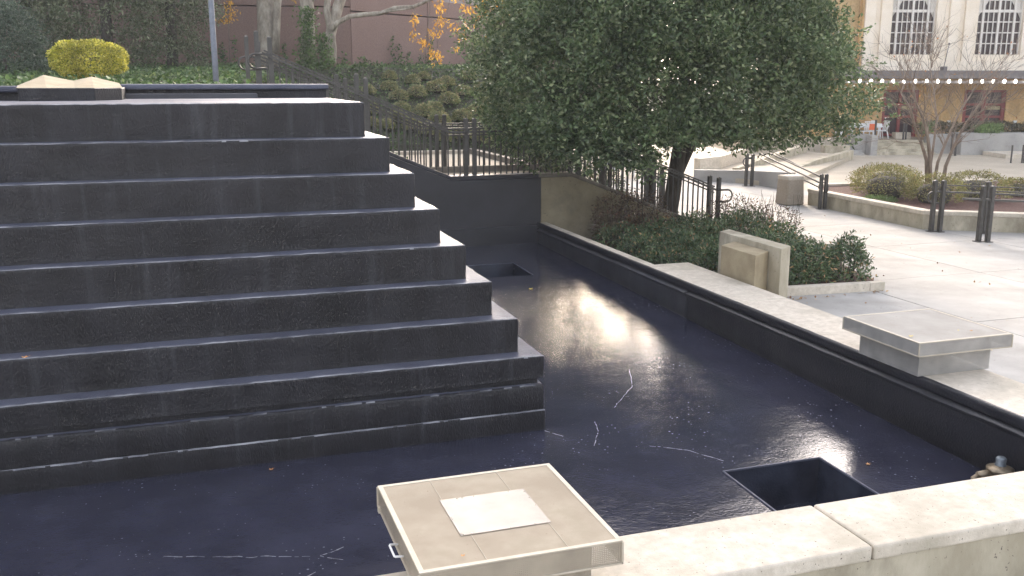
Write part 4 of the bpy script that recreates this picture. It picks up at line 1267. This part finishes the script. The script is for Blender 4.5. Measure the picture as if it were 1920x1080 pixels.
for k in range(520):
    th = random.uniform(R_(-95), R_(60)); r = random.uniform(2.0, 4.3); z = random.uniform(2.2, 7.5); r = min(r, holly_r(z, th))
    x, y = hx + r * math.cos(th), hy + r * math.sin(th)
    if x < 10.9: continue
    C.append((x, y, z)); RR.append(random.uniform(.25, .45))
for k in range(460):      # the skirt hanging forward on the left
    th = random.uniform(R_(178), R_(262)); r = random.uniform(3.3, 4.5); x, y = hx + r * math.cos(th), hy + r * math.sin(th); z = random.uniform(1.5, 5.0)
    if y > 19.0 or z < max(1.8, 1.8 + (y - 16.9) * .42) or (x > 8.6 and z < 2.55): continue
    C.append((x, y, z)); RR.append(random.uniform(.2, .42))
for k in range(420):
    th = random.uniform(R_(180), R_(265)); r = random.uniform(2.6, 4.35); x, y = hx + r * math.cos(th), hy + r * math.sin(th); z = random.uniform(1.8, 2.9)
    if z < 1.85 + (y - 16.9) * .25 or (x > 8.4 and z < 2.5): continue
    C.append((x, y, z)); RR.append(random.uniform(.2, .36))
C = np.array(C); RR = np.array(RR)
P, D_ = clumps_to_leaves(C, RR, 74)
P2 = P.copy()
leaf_object('crown', P, .098, holly_leaf, ht, up=.3, slim=.5, nrm=D_)
# sprigs that stick out past the outline
n = 260; S = []; 
for k in range(n):
    z = random.uniform(2.6, 8); th = random.uniform(0, 2 * math.pi); r = holly_r(z, th) * 1.02
    if z < 1.8 + (hy + r * math.sin(th) - 16.9) * .42 and hx + r * math.cos(th) < 11.2: continue
    if hy + r * math.sin(th) > 19.0 and z < 3.2 and hx + r * math.cos(th) < 10.3: continue
    q0 = np.array([hx + r * math.cos(th), hy + r * math.sin(th), z]); dr = np.array([math.cos(th), math.sin(th), random.uniform(-.3, .7)])
    L_ = random.uniform(.15, .5)
    for t in np.linspace(0, 1, 14): S.append(q0 + dr * L_ * t + rng.normal(size=3) * .025)
leaf_object('outer_sprigs', np.array(S), .085, holly_leaf, ht, slim=.5)

# ---- evergreen mass at the upper left
dk_leaf = leaf_mat('drooping evergreen leaves', [(0, (0.068, 0.090, 0.042)), (.5, (0.120, 0.147, 0.072)), (.85, (0.180, 0.203, 0.112)), (1, (0.300, 0.315, 0.195))], rough=.5, trans=.2)
dk_leaf2 = leaf_mat('deep evergreen leaves', [(0, (0.039, 0.064, 0.039)), (.6, (0.073, 0.106, 0.067)), (1, (0.154, 0.196, 0.126))], rough=.45, trans=.15)
bark_grey = mat('pale mottled bark', (.20, .17, .13), (.40, .355, .285), .9, 7, .7, 22, stretch=(1, 1, .35), bdist=.03, c3=(.13, .11, .085), s3=2.2)
bark_dark = mat('dark bark', (.05, .043, .033), (.10, .088, .07), .95, 10, .8, 30, stretch=(1, 1, .3), bdist=.03)
def big_tree(name, px, D, zb_, h, R, label, leafm, nclump=420, per=70, size=.12, low=.12, droop=.7, cat='tree', zfrac=.42, group=None, trunk_r=.2, rlow=.8):
    P = at(px, 150, D); r_ = empty(name, (P[0], P[1], zb_)); tag(r_, label, cat, group)
    limb([(P[0], P[1], zb_ - .1), (P[0] + .1, P[1], zb_ + h * .3), (P[0], P[1] + .1, zb_ + h * .9)], [trunk_r, trunk_r * .7, .03], 10).build('trunk', bark_dark, r_)
    C = []; RR = []
    seed = random.uniform(0, 9)
    while len(C) < nclump:
        t = random.uniform(low, 1.0); th = random.uniform(0, 2 * math.pi)
        prof = rlow + (1 - rlow) * sst(t / zfrac) if t < zfrac else math.sqrt(max(0, 1 - ((t - zfrac) / (1.02 - zfrac)) ** 2))
        r = R * prof * (1 + .12 * math.sin(3 * th + seed) + .08 * math.sin(6 * th + t * 9 + seed)) * (1 - abs(random.gauss(0, .2)))
        C.append((P[0] + r * math.cos(th), P[1] + r * math.sin(th), zb_ + h * t)); RR.append(random.uniform(.3, .7) * min(1, R / 2.2))
    Q, D_ = clumps_to_leaves(np.array(C), np.array(RR), per)
    leaf_object('crown', Q, size, leafm, r_, up=.2, slim=.36, droop=droop, nrm=D_ * .7)
    return r_
big_tree('evergreen_tree', -190, 29, 3.5, 13, 3.6, 'dark evergreen tree at the far left edge behind the dark round shrub', dk_leaf2, low=.02)
big_tree('evergreen_tree', 60, 31, 3.5, 14, 3.4, 'drooping evergreen tree rising behind the dark shrub and the yellow shrub', dk_leaf, 520, 75, .13, low=.03)
big_tree('evergreen_tree', 205, 30, 3.5, 13, 2.5, 'drooping evergreen tree directly behind the clipped yellow shrub', dk_leaf, 480, 75, .12, low=.10)
big_tree('evergreen_tree', 325, 31, 3.5, 12, 1.55, 'feathery evergreen tree standing just left of the grey pole', dk_leaf, 460, 70, .11, low=.03, zfrac=.5)
big_tree('round_shrub', 5, 23.0, 3.3, 2.0, 1.15, 'dark green rounded shrub left of the clipped yellow shrub', dk_leaf2, 300, 75, .07, low=.02, droop=.0, cat='shrub', trunk_r=.05)

# clipped yellow shrub
yl_leaf = leaf_mat('golden variegated leaves', [(0, (.14, .18, .03)), (.3, (.42, .42, .06)), (.7, (.74, .66, .11)), (1, (.88, .80, .26))], rough=.5, trans=.4)
P = at(165, 111, 19.5)
ys_ = empty('yellow_shrub', (P[0], P[1], 3.45)); tag(ys_, 'golden yellow shrub clipped to a flattened dome above the cascade', 'shrub')
for k in range(6):
    a = k * 1.05
    limb([(P[0] + .05 * math.cos(a), P[1] + .05 * math.sin(a), 3.4), (P[0] + .25 * math.cos(a), P[1] + .25 * math.sin(a), 3.8)], [.02, .012], 6).build('stem', bark_dark, ys_)
n = 17000
d = unit(rng.normal(size=(n, 3))); rr_ = rng.uniform(.72, 1.0, n) ** .6 * (1 + .035 * np.sin(d[:, 0] * 9) + .03 * np.sin(d[:, 2] * 11 + d[:, 1] * 7))
d2 = np.sign(d) * np.abs(d) ** .85
Q = np.column_stack([P[0] + d2[:, 0] * .74 * rr_, P[1] + d2[:, 1] * .70 * rr_, P[2] + d2[:, 2] * .37 * rr_])
leaf_object('foliage', Q, .048, yl_leaf, ys_, slim=.55, nrm=d)

# ---- pale trunks against the brown wall
def trunk_tree(name, label, stems, cat='tree'):
    r_ = empty(name, stems[0][0][0]); tag(r_, label, cat)
    for pts, rads in stems: limb(pts, rads, 12).build('trunk', bark_grey, r_)
    return r_
def chain(D, pts): return [tuple(at(px, py, D)) for px, py in pts]
def prad(D, ws): return [w / 2 * D / FPX for w in ws]
g0 = 3.95
t1 = trunk_tree('pale_tree', 'thick brownish forked trunk left of the ivy covered trunk, beside the top of the railing',
    [(chain(33.5, [(500, 128), (502, 100), (500, 60), (497, 0), (490, -120), (470, -320)]), prad(33.5, [46, 38, 34, 31, 28, 18])),
     (chain(33.3, [(516, 100), (518, 50), (520, 10), (528, -60), (560, -240), (600, -400)]), prad(33.3, [16, 15, 14, 14, 12, 7]))])
t2 = trunk_tree('pale_tree', 'straight pale trunk with green ivy climbing its base, middle of the three',
    [(chain(33, [(577, 128), (577, 100), (578, 50), (575, 0), (572, -60), (560, -200), (540, -380)]), prad(33, [31, 27, 24, 26, 22, 18, 10])),
     (chain(33, [(577, 10), (592, -50), (625, -160), (680, -330)]), prad(33, [20, 17, 14, 7]))])
t3 = trunk_tree('pale_tree', 'leaning pale trunk with a long branch reaching right across the brown wall',
    [(chain(32.5, [(606, 128), (612, 92), (622, 55), (634, 12), (652, -40), (700, -180), (740, -330)]), prad(32.5, [22, 19, 20, 20, 17, 13, 8])),
     (chain(32.4, [(622, 124), (624, 95), (621, 62), (613, 20), (616, -30), (620, -150)]), prad(32.4, [17, 15, 15, 13, 12, 8])),
     (chain(32.2, [(620, 56), (634, 42), (655, 31), (685, 27), (714, 25), (740, 15), (775, 13), (800, 2), (845, -14), (900, -50)]), prad(32.2, [12, 10, 9, 8.5, 8, 8, 7, 6, 5, 3])),
     (chain(32.1, [(706, 27), (725, 22), (745, 19), (772, 16)]), prad(32.1, [4, 4, 3.5, 3]))])
for px, D, w_, nm in ((577, 32.8, 30, t2), (606, 32.3, 24, t3)):
    n = 1500 if px == 577 else 700
    y_ = 128 - rng.uniform(0, 1, n) ** 1.3 * (115 if px == 577 else 65)
    x_ = px + rng.normal(0, 1, n) * (w_ * .28) * (1 + .5 * (y_ > 90)) + (rng.uniform(-1, 1, n) * 3)
    Q = np.array([at(a, b_, D - .3 + random.uniform(-.25, .1)) for a, b_ in zip(x_, y_)])
    leaf_object('ivy', Q, .09, leaf_mat('ivy on trunk %d' % px, [(0, (.05, .10, .025)), (1, (.14, .22, .06))], trans=.25), nm, slim=.8)
# autumn leaves hanging on thin twigs
gold_leaf = leaf_mat('golden autumn leaves', [(0, (.45, .20, .03)), (.5, (.66, .36, .05)), (1, (.78, .50, .10))], rough=.5, trans=.45)
twig_mat = mat('thin twig', (.10, .085, .065), (.20, .17, .13), .9, 12)
def hanging(parent, D, runs, n_per, sz=.15):
    for (pts, w_) in runs:
        q = chain(D, pts)
        MB().tube(q, prad(D, [w_] * len(q)), 5).build('twig', twig_mat, parent)
def gold(parent, D, blobs, sz=.115):
    Q = []
    for (px, py, rx, ry, n) in blobs:
        for k in range(int(n * 1.5)):
            Q.append(at(px + random.gauss(0, rx * .5), py + random.gauss(0, ry * .5), D + random.uniform(-.3, .3)))
    leaf_object('autumn_leaves', np.array(Q), sz, gold_leaf, parent, slim=.42, droop=1.4, up=.1)
hanging(t1, 32.6, [([(431, 118), (430, 90), (429, 40), (427, -30), (440, -160)], 1.3)], 0)
gold(t1, 32.5, [(427, 8, 14, 12, 26), (434, 20, 13, 10, 22), (421, 36, 14, 9, 26), (433, 33, 9, 8, 10), (553, -2, 4, 6, 5)])
hanging(t3, 31.8, [([(805, -60), (806, 20), (799, 75), (797, 118)], 1.2), ([(820, -60), (826, 20), (820, 90)], 1.0), ([(845, -14), (838, 30), (848, 62)], 1.0), ([(870, -40), (872, 10), (878, 45)], 1.0), ([(775, 13), (780, 40), (778, 66)], .9)], 0)
gold(t3, 31.6, [(779, 36, 9, 14, 30), (776, 62, 8, 12, 20), (823, 12, 12, 14, 34), (826, 38, 12, 12, 34), (817, 60, 14, 10, 28), (797, 84, 12, 12, 24), (818, 104, 12, 14, 34), (808, 96, 9, 8, 14), (851, 50, 10, 10, 18), (868, 70, 10, 14, 22), (874, 44, 7, 7, 10), (874, 15, 9, 12, 16), (855, 88, 8, 8, 10), (791, 76, 10, 8, 12)])

# tall autumn tree behind the holly: its crown shows between the holly and the wall
at_ = at(985, 100, 33.5); r_ = empty('autumn_tree', (at_[0], at_[1], 2.2)); tag(r_, 'tall thin tree with sparse orange leaves at the upper left of the holly', 'tree')
limb([(at_[0], at_[1], 1.0), (at_[0] + .1, at_[1], 5), (at_[0] - .1, at_[1], 9), (at_[0] + .2, at_[1], 14)], [.16, .13, .09, .03], 10).build('trunk', bark_dark, r_)
Q = []
for k in range(60):
    a = random.uniform(0, 6.283); z0 = random.uniform(5.0, 13); L_ = random.uniform(1.0, 3.4)
    p0 = np.array([at_[0], at_[1], z0]); p1 = p0 + np.array([math.cos(a) * L_, math.sin(a) * L_, L_ * .5])
    limb([p0, (p0 + p1) / 2 + np.array([0, 0, .15]), p1], [.03, .02, .006], 5).build('limb', twig_mat, r_)
    for j in range(34): Q.append(p0 + (p1 - p0) * random.uniform(.4, 1.1) + rng.normal(size=3) * .22)
for k in range(90): Q.append(at(915 + random.gauss(0, 18), 22 + random.gauss(0, 14), 31))
leaf_object('autumn_leaves', np.array(Q), .15, gold_leaf, r_, slim=.42, droop=1.0)

# ---- bank: ground cover and clipped mounds
cover_leaf = leaf_mat('ground cover leaves', [(0, (0.041, 0.081, 0.024)), (.5, (0.074, 0.135, 0.041)), (.9, (0.135, 0.203, 0.068)), (1, (0.243, 0.297, 0.108))], rough=.65, trans=.25)
N_ = 120000
x_ = rng.uniform(-12, 12, N_); y_ = rng.uniform(14.1, 45, N_)
keep = ~(((x_ > 1.0) & (y_ < 20.3)) | ((x_ > -.9) & (y_ > 20.1) & (y_ < 22.5)) | ((x_ > 5.0) & (x_ < 8.5) & (y_ < 28.6)) | ((x_ > 8.2) & (y_ < 22.7)) | (x_ > 9.5 + (y_ - 28) * .45))
keep &= ~((x_ > 2.2) & (x_ < 9) & (y_ > 23) & (y_ < 35.5) & (rng.random(N_) < .25))
x_, y_ = x_[keep], y_[keep]
Q = np.array([(a, b_, bank_h(a, b_) + abs(random.gauss(0, .07))) for a, b_ in zip(x_, y_)])
tag(leaf_object('ivy_ground_cover', Q, .09, cover_leaf, None, slim=.75, up=1.2), 'green ivy ground cover over the bank behind the cascade and up to the brown wall', 'ground cover', kind='stuff')
# taller sprouts against the foot of the wall
Q = []
for k in range(70):
    s = random.uniform(-14, 14); e = np.array([math.cos(aL), math.sin(aL)]) if s < 0 else np.array([math.cos(aR), math.sin(aR)])
    nrm_ = np.array([math.sin(aL), -math.cos(aL)]) if s < 0 else np.array([math.sin(aR), -math.cos(aR)])
    q = K0 + e * s + nrm_ * random.uniform(.1, .5); h = random.choice([.3, .4, .6, 1.0, 1.3]); zb_ = bank_h(q[0], q[1])
    for j in range(int(60 * h)):
        t = random.random(); Q.append((q[0] + random.gauss(0, .13 * (1.2 - t)), q[1] + random.gauss(0, .12), zb_ + h * t))
tag(leaf_object('wall_climbers', np.array(Q), .11, cover_leaf, None, slim=.7), 'ragged green sprouts and climbers along the foot of the brown wall', 'climbers', kind='stuff')

mound_leaf = leaf_mat('clipped mound leaves', [(0, (0.133, 0.164, 0.070)), (.4, (0.234, 0.257, 0.112)), (.8, (0.343, 0.343, 0.156)), (1, (0.562, 0.421, 0.250))], rough=.7, trans=.2)
def mound_pts(cx, cy_, cz_, rx, ry, rz, n, low=-.25):
    d = unit(rng.normal(size=(n * 2, 3))); d = d[d[:, 2] > low][:n]
    k = len(d); r = rng.uniform(.75, 1.0, k) * (1 + .05 * np.sin(d[:, 0] * 8 + cx * 3) + .05 * np.sin(d[:, 1] * 9 + cy_))
    return np.column_stack([cx + d[:, 0] * rx * r, cy_ + d[:, 1] * ry * r, cz_ + d[:, 2] * rz * r]), d
rows = [(700, 172, 16), (726, 163, 15), (745, 180, 17), (722, 147, 14), (768, 155, 16), (795, 145, 15), (760, 205, 20), (788, 182, 19), (815, 170, 19), (845, 160, 17), (790, 215, 22), (820, 205, 21),
        (850, 195, 20), (875, 178, 18), (905, 170, 17), (830, 232, 24), (862, 225, 22), (890, 210, 21), (915, 198, 19), (740, 222, 20), (768, 240, 21), (800, 250, 22), (700, 205, 18), (720, 240, 20), (875, 150, 16), (905, 235, 22), (945, 215, 20), (690, 232, 18), (835, 262, 20), (870, 258, 20), (900, 262, 20)]
where = ['highest row near the wall', 'upper part of the bank', 'middle of the bank', 'lower part of the bank', 'bottom row above the landing']
rows.sort(key=lambda t: (t[1], t[0]))
side = lambda px: 'far left' if px < 730 else 'left' if px < 790 else 'middle' if px < 850 else 'right' if px < 900 else 'far right'
cnt = {}; MD = []
for (px, py, w_) in rows:
    px += random.uniform(-9, 9); py += random.uniform(-5, 5)
    # find the depth where the sight line meets the bank
    D = 24.0
    while D < 44:
        q = at(px, py + 6, D)
        if q[1] > 22.8 and not (5.1 < q[0] < 8.4 and q[1] < 28.6) and bank_h(q[0], q[1]) >= q[2]: break
        D += .1
    rw_ = w_ * random.uniform(.78, 1.02) / FPX * D
    zc = bank_h(q[0], q[1]) + rw_ * .35
    band = where[min(4, max(0, int((py - 145) / 26)))]; sd_ = side(px); cnt[(band, sd_)] = cnt.get((band, sd_), 0) + 1
    r_ = empty('clipped_mound', (q[0], q[1], bank_h(q[0], q[1])))
    tag(r_, 'rounded olive clipped shrub, %s in the %s' % (order[len(used_rows)], band), 'shrub', 'clipped mounds on the bank') if False else None
    MD.append((band, px, r_))
    Q, d = mound_pts(q[0], q[1], zc, rw_, rw_ * 1.1, rw_ * .85, int(1500))
    leaf_object('foliage', Q, .06, mound_leaf, r_, slim=.6, nrm=d)
    MB().tube([(q[0], q[1], zc - rw_ * .6), (q[0], q[1], zc + rw_ * .1)], [.04, .02], 6).build('stem', bark_dark, r_)
    core = MB().lathe((q[0], q[1], zc), [(rw_ * .1, -rw_ * .5), (rw_ * .6, -rw_ * .3), (rw_ * .62, 0), (rw_ * .45, rw_ * .32), (rw_ * .1, rw_ * .45)], 10)
    core.build('twig_core', bark_dark, r_)

for band in set(m_[0] for m_ in MD):
    row = sorted([m_ for m_ in MD if m_[0] == band], key=lambda t: t[1]); n_ = len(row)
    words = ['first', 'second', 'third', 'fourth', 'fifth', 'sixth', 'seventh', 'eighth', 'ninth', 'tenth', 'eleventh']
    for k, m_ in enumerate(row):
        tag(m_[2], 'rounded olive clipped shrub, %s from the left in the %s' % (words[k], band), 'shrub', 'clipped mounds on the bank')

# ---- bed beside the fountain
bed_leaf = leaf_mat('low bed leaves', [(0, (0.046, 0.075, 0.034)), (.5, (0.085, 0.130, 0.055)), (.9, (0.143, 0.195, 0.085)), (1, (0.442, 0.247, 0.117))], rough=.45, trans=.2)
brown_leaf = leaf_mat('reddish brown leaves', [(0, (0.070, 0.042, 0.031)), (.5, (0.126, 0.077, 0.056)), (.9, (0.154, 0.140, 0.070)), (1, (0.308, 0.140, 0.084))], rough=.6, trans=.25)
def bushy(name, label, cat, blobs, leafm, size, per_area=1.0, slim=.45, stems=True, droop=0, group=None):
    b0 = blobs[0]; r_ = empty(name, (b0[0], b0[1], .08)); tag(r_, label, cat, group)
    Q = []; DD = []
    for (x, y, z, rx, rz, n) in blobs:
        q, d = mound_pts(x, y, z, rx, rx, rz, n, low=-.7)
        q += rng.normal(size=q.shape) * .045
        Q.append(q); DD.append(d)
        if stems:
            for k in range(5):
                a = random.uniform(0, 6.28)
                MB().tube([(x + .1 * math.cos(a), y + .1 * math.sin(a), .05), (x + rx * .6 * math.cos(a), y + rx * .6 * math.sin(a), z + rz * .6)], [.014, .005], 5).build('stem', bark_dark, r_)
    leaf_object('foliage', np.vstack(Q), size, leafm, r_, slim=slim, nrm=np.vstack(DD) * .6, droop=droop)
    return r_
bushy('low_shrub', 'low dark green shrub on the bed between the holly trunk and the side coping', 'shrub',
      [(9.1, 17.6, .30, .75, .40, 2600), (9.9, 18.0, .30, .8, .45, 2600), (9.0, 16.4, .30, .7, .40, 2400), (9.9, 16.9, .32, .75, .45, 2400), (9.35, 15.4, .32, .62, .42, 2200), (8.85, 15.0, .28, .5, .34, 1400), (8.2, 15.5, .26, .55, .36, 1800), (8.3, 16.6, .26, .6, .38, 1900), (8.35, 17.7, .28, .6, .42, 1700)], bed_leaf, .07, slim=.4)
bushy('low_shrub', 'low dark green shrub right of the tall stone slab, along the bed kerb', 'shrub',
      [(9.75, 14.35, .28, .55, .40, 2600), (10.35, 14.4, .30, .58, .45, 3000), (10.9, 14.9, .28, .5, .42, 1800), (10.2, 15.3, .36, .6, .5, 2200), (10.9, 15.9, .3, .5, .4, 1500)], bed_leaf, .075, slim=.36)
bushy('low_shrub', 'small pointed dark green shrub at the right end of the bed kerb', 'shrub',
      [(11.1, 14.15, .30, .42, .45, 1900), (11.2, 14.2, .60, .24, .26, 700)], bed_leaf, .075, slim=.36)
bushy('low_shrub', 'dark green shrub at the far side of the bed, below the upright brown shrub', 'shrub',
      [(10.9, 17.5, .35, .7, .45, 2400), (11.6, 18.3, .35, .7, .45, 2200), (10.6, 18.7, .30, .6, .4, 1800), (11.6, 16.9, .30, .45, .4, 1300)], bed_leaf, .075, slim=.4)
bushy('brown_shrub', 'thin reddish brown shrub against the bare tan face of the stair wall', 'shrub',
      [(8.9, 19.1, .75, .55, .50, 1100), (9.5, 19.2, .70, .6, .5, 1200), (8.55, 18.7, .55, .45, .4, 800), (9.7, 18.9, .4, .6, .35, 900)], brown_leaf, .06, slim=.4)
nd = bushy('brown_shrub', 'thin upright shrub of dark reddish leaves at the lower end of the stair railing', 'shrub',
      [(11.9, 19.2, .55, .5, .45, 500), (12.3, 19.0, .5, .45, .4, 450), (12.55, 18.3, .45, .42, .36, 420), (11.6, 19.4, .5, .4, .4, 300)], brown_leaf, .075, slim=.28)
for k in range(60):
    x = random.uniform(11.5, 12.9); y = random.uniform(18.1, 19.5); h = random.uniform(.7, 1.15)
    MB().tube([(x, y, .1), (x + random.uniform(-.1, .1), y + random.uniform(-.1, .1), h * .6), (x + random.uniform(-.15, .15), y, h)], [.007, .005, .003], 4).build('stem', bark_dark, nd)

bushy('low_shrub', 'dark green shrub behind the far stair railing, glimpsed under the holly crown', 'shrub',
      [(8.9, 23.6, .9, .7, .9, 1800), (9.8, 24.2, .8, .8, .8, 2000), (10.8, 24.6, .6, .8, .6, 1600), (9.2, 25.4, 1.0, .9, .9, 1600)], bed_leaf, .09, slim=.4)
# ---- planter shrubs and the bare tree
plant_leaf = leaf_mat('olive clipped leaves', [(0, (0.140, 0.131, 0.048)), (.5, (0.244, 0.235, 0.075)), (.9, (0.356, 0.338, 0.122)), (1, (0.413, 0.263, 0.131))], rough=.6, trans=.25)
for (x, y, rx, rz, lab) in [(18.6, 22.2, .95, .62, 'leftmost rounded olive shrub in the raised planter'), (19.75, 23.6, 1.05, .56, 'rounded olive shrub at the back of the planter, left of the bare tree'),
                            (18.95, 20.7, .82, .55, 'rounded olive shrub in the front of the planter below the bare tree trunks'), (20.55, 20.9, .92, .56, 'rounded olive shrub in the planter behind the right railing posts'),
                            (22.35, 21.2, .55, .36, 'smallest rounded olive shrub at the right end of the planter')]:
    r_ = empty('planter_shrub', (x, y, .40)); tag(r_, lab, 'shrub', 'rounded shrubs in the raised planter')
    Q, d = mound_pts(x, y, .40 + rz * .55, rx, rx, rz * .85, int(3600 * rx), low=-.5)
    leaf_object('foliage', Q, .06, plant_leaf, r_, slim=.4, nrm=d)
    MB().lathe((x, y, .40), [(rx * .45, .0), (rx * .55, rz * .35), (rx * .5, rz * .7), (rx * .2, rz * .9)], 12).build('twig_core', bark_dark, r_)
    for k in range(7):
        a = k * .9; MB().tube([(x + .1 * math.cos(a), y + .1 * math.sin(a), .38), (x + rx * .6 * math.cos(a), y + rx * .6 * math.sin(a), .6)], [.018, .008], 5).build('stem', bark_dark, r_)
Q, d = mound_pts(17.85, 21.5, .42, .42, .5, .09, 900)
tag(leaf_object('grass_tuft', Q, .07, lime_leaf, None, slim=.25), 'small bright green tuft on the mulch at the front of the planter', 'plant', kind=None)

bare_bark = mat('pinkish bare bark', (.16, .115, .08), (.28, .215, .16), .85, 9, .4, 30, stretch=(1, 1, .3))
Tb = un(1752, 328, Z=.42)
Dt = float((Tb - EYE) @ Fv)
Tx, Ty = 21.3, 23.35
Tb = np.array([Tx, Ty, .42]); Dt = float((Tb - EYE) @ Fv)
ct = empty('bare_tree', (Tb[0], Tb[1], .40)); tag(ct, 'leafless multi stemmed small tree with a haze of fine twigs in the raised planter', 'tree')
def cp(px, py, dd=0.0): return at(px, py, Dt + dd)
stems = [([(1740, 335), (1737, 300), (1728, 270), (1716, 240), (1708, 205), (1690, 175)], [9, 8, 7, 6, 5, 3], 0),
         ([(1745, 335), (1744, 300), (1740, 260), (1732, 225), (1716, 190), (1712, 150)], [10, 9, 7, 6, 4, 3], -.3),
         ([(1752, 335), (1758, 305), (1770, 275), (1785, 240), (1800, 210), (1822, 175)], [8, 7, 6, 5, 4, 3], .3),
         ([(1768, 338), (1773, 312), (1786, 280), (1800, 250), (1815, 225), (1840, 190)], [9, 8, 6.5, 5, 4, 3], -.2),
         ([(1744, 300), (1752, 260), (1757, 225), (1752, 180), (1745, 130)], [6, 5, 4, 3, 2], .4)]
twB = MB(); allt = []
def grow(p, d, L_, r0, depth):
    n = 4; pts = [p]; dd = np.array(d, float)
    for i in range(n):
        dd = dd + rng.normal(size=3) * .16 + np.array([0, 0, .04]); dd /= np.linalg.norm(dd)
        pts.append(pts[-1] + dd * L_ / n)
    twB.tube(pts, [r0 * (1 - .7 * i / n) for i in range(n + 1)], 3, cap=False)
    allt.append(pts[-1])
    if depth > 0:
        for k in range(4 if depth > 1 else 4):
            t = random.randint(1, n); q = pts[t]; nd_ = dd + rng.normal(size=3) * .55; nd_[2] += .25; nd_ /= np.linalg.norm(nd_)
            grow(q, nd_, L_ * random.uniform(.55, .8), r0 * .55, depth - 1)
for pts, ws, dd in stems:
    q = [cp(px, py, dd * i / len(pts) * 3) for i, (px, py) in enumerate(pts)]
    q[0][2] = .40
    MB().tube(q, prad(Dt, [w * .82 for w in ws]), 8).build('trunk', bare_bark, ct)
    for i in range(2, len(q)):
        for k in range(3 if i < len(q) - 1 else 4):
            v = q[i] - q[i - 1]; v = v / np.linalg.norm(v) + rng.normal(size=3) * .45; v[2] = abs(v[2]) * .8 + .15; v /= np.linalg.norm(v)
            grow(q[i], v, random.uniform(.9, 1.35), .016, 2)
tw = twB.build('twigs', bare_bark, ct, smooth=False); tag(tw, kind='stuff')
sel = [allt[i] for i in rng.choice(len(allt), 70)]
leaf_object('last_leaves', np.array(sel), .08, leaf_mat('last orange leaves', [(0, (.35, .12, .04)), (1, (.60, .28, .08))], trans=.35), ct, slim=.5, droop=1)

# ---- a few dry leaves that can be told apart
leafm = mat('dry leaf', (.55, .24, .08), (.72, .40, .14), .7, 30)
leafy = mat('yellow dry leaf', (.75, .55, .06), (.85, .68, .15), .7, 30)
def dry(P, s, m, label):
    b = MB(); n = 9; a0 = random.uniform(0, 6.28)
    o_ = []
    for k in range(n):
        a = a0 + 2 * math.pi * k / n; r = s * (1.0 if k % 2 else .6)
        o_.append((P[0] + r * math.cos(a), P[1] + r * math.sin(a) * .8, P[2] + .004 + .35 * s * (k % 2)))
    k0 = len(b.v); b.v += o_ + [(P[0], P[1], P[2] + .004)]
    for k in range(n): b.f.append((k0 + k, k0 + (k + 1) % n, k0 + n))
    MBo = b; MBo.tube([(P[0], P[1], P[2] + .006), (P[0] + s * 1.2, P[1] + s * .5, P[2] + .012)], [s * .05, s * .03], 4)
    o = MBo.build('fallen_leaf', m, None, smooth=False); tag(o, label, 'leaf', 'fallen leaves')
def floor_at(px, py):
    q = un(px, py, Z=-.1); q[2] = zf(q[1]); return q
dry(floor_at(508, 872), .028, leafm, 'orange fallen leaf on the navy floor below the left part of the cascade')
dry(floor_at(995, 549), .04, leafy, 'yellow fallen leaf on the basin floor just below the far sump')
dry(floor_at(1629, 857), .03, leafm, 'orange fallen leaf on the basin floor up and right of the near sump')
dry(un(47, 671, Z=ZC + 2 * H_ + .003), .03, leafm, 'pale orange fallen leaf on a cascade tread at the left edge')
dry(un(868, 1043, Z=.925), .016, leafm, 'brown curled leaf on the lid of the foreground box')
dry(un(1708, 631, Z=.925), .028, leafy, 'bright yellow fallen leaf near the front corner of the grey box lid')
dry(un(1797, 620, Z=.925), .014, leafy, 'tiny pale leaf in the middle of the grey box lid')
dry(un(1821, 621, Z=.925), .022, leafm, 'light orange fallen leaf on the right part of the grey box lid')
# scattered specks of litter on the paving
Q = []
for k in range(420):
    x = random.uniform(8.3, 22); y = random.uniform(5, 22)
    if x < 12.9 and y > 13.3: continue
    if x > 17 and y > 15.6: continue
    Q.append((x, y, .006))
for k in range(60): Q.append((random.uniform(9.1, 11.5), 13.4 + random.uniform(-.12, .0), .006))
for k in range(160): Q.append((random.uniform(8.3, 12), random.uniform(13.9, 19), .12))
tag(leaf_object('leaf_litter', np.array(Q), .05, leaf_mat('litter', [(0, (.20, .10, .05)), (.6, (.35, .20, .10)), (1, (.55, .35, .12))], trans=.1), None, slim=.7, up=4), 'scattered dry leaf crumbs on the pale paving and the bed', 'leaf litter', kind='stuff')

# ================================================================== AIR
hzm = bpy.data.materials.new('thin haze'); hzm.use_nodes = True
hn = hzm.node_tree.nodes; hn.remove(hn['Principled BSDF'])
pv = hn.new('ShaderNodeVolumePrincipled'); pv.inputs['Density'].default_value = 0.0010; pv.inputs['Color'].default_value = (.93, .94, 1, 1)
pv.inputs['Anisotropy'].default_value = 0.0
hzm.node_tree.links.new(pv.outputs[0], hn['Material Output'].inputs['Volume'])
tag(MB().box(-60, 110, -25, 100, -2.2, 17.6).build('haze', hzm), kind='stuff')
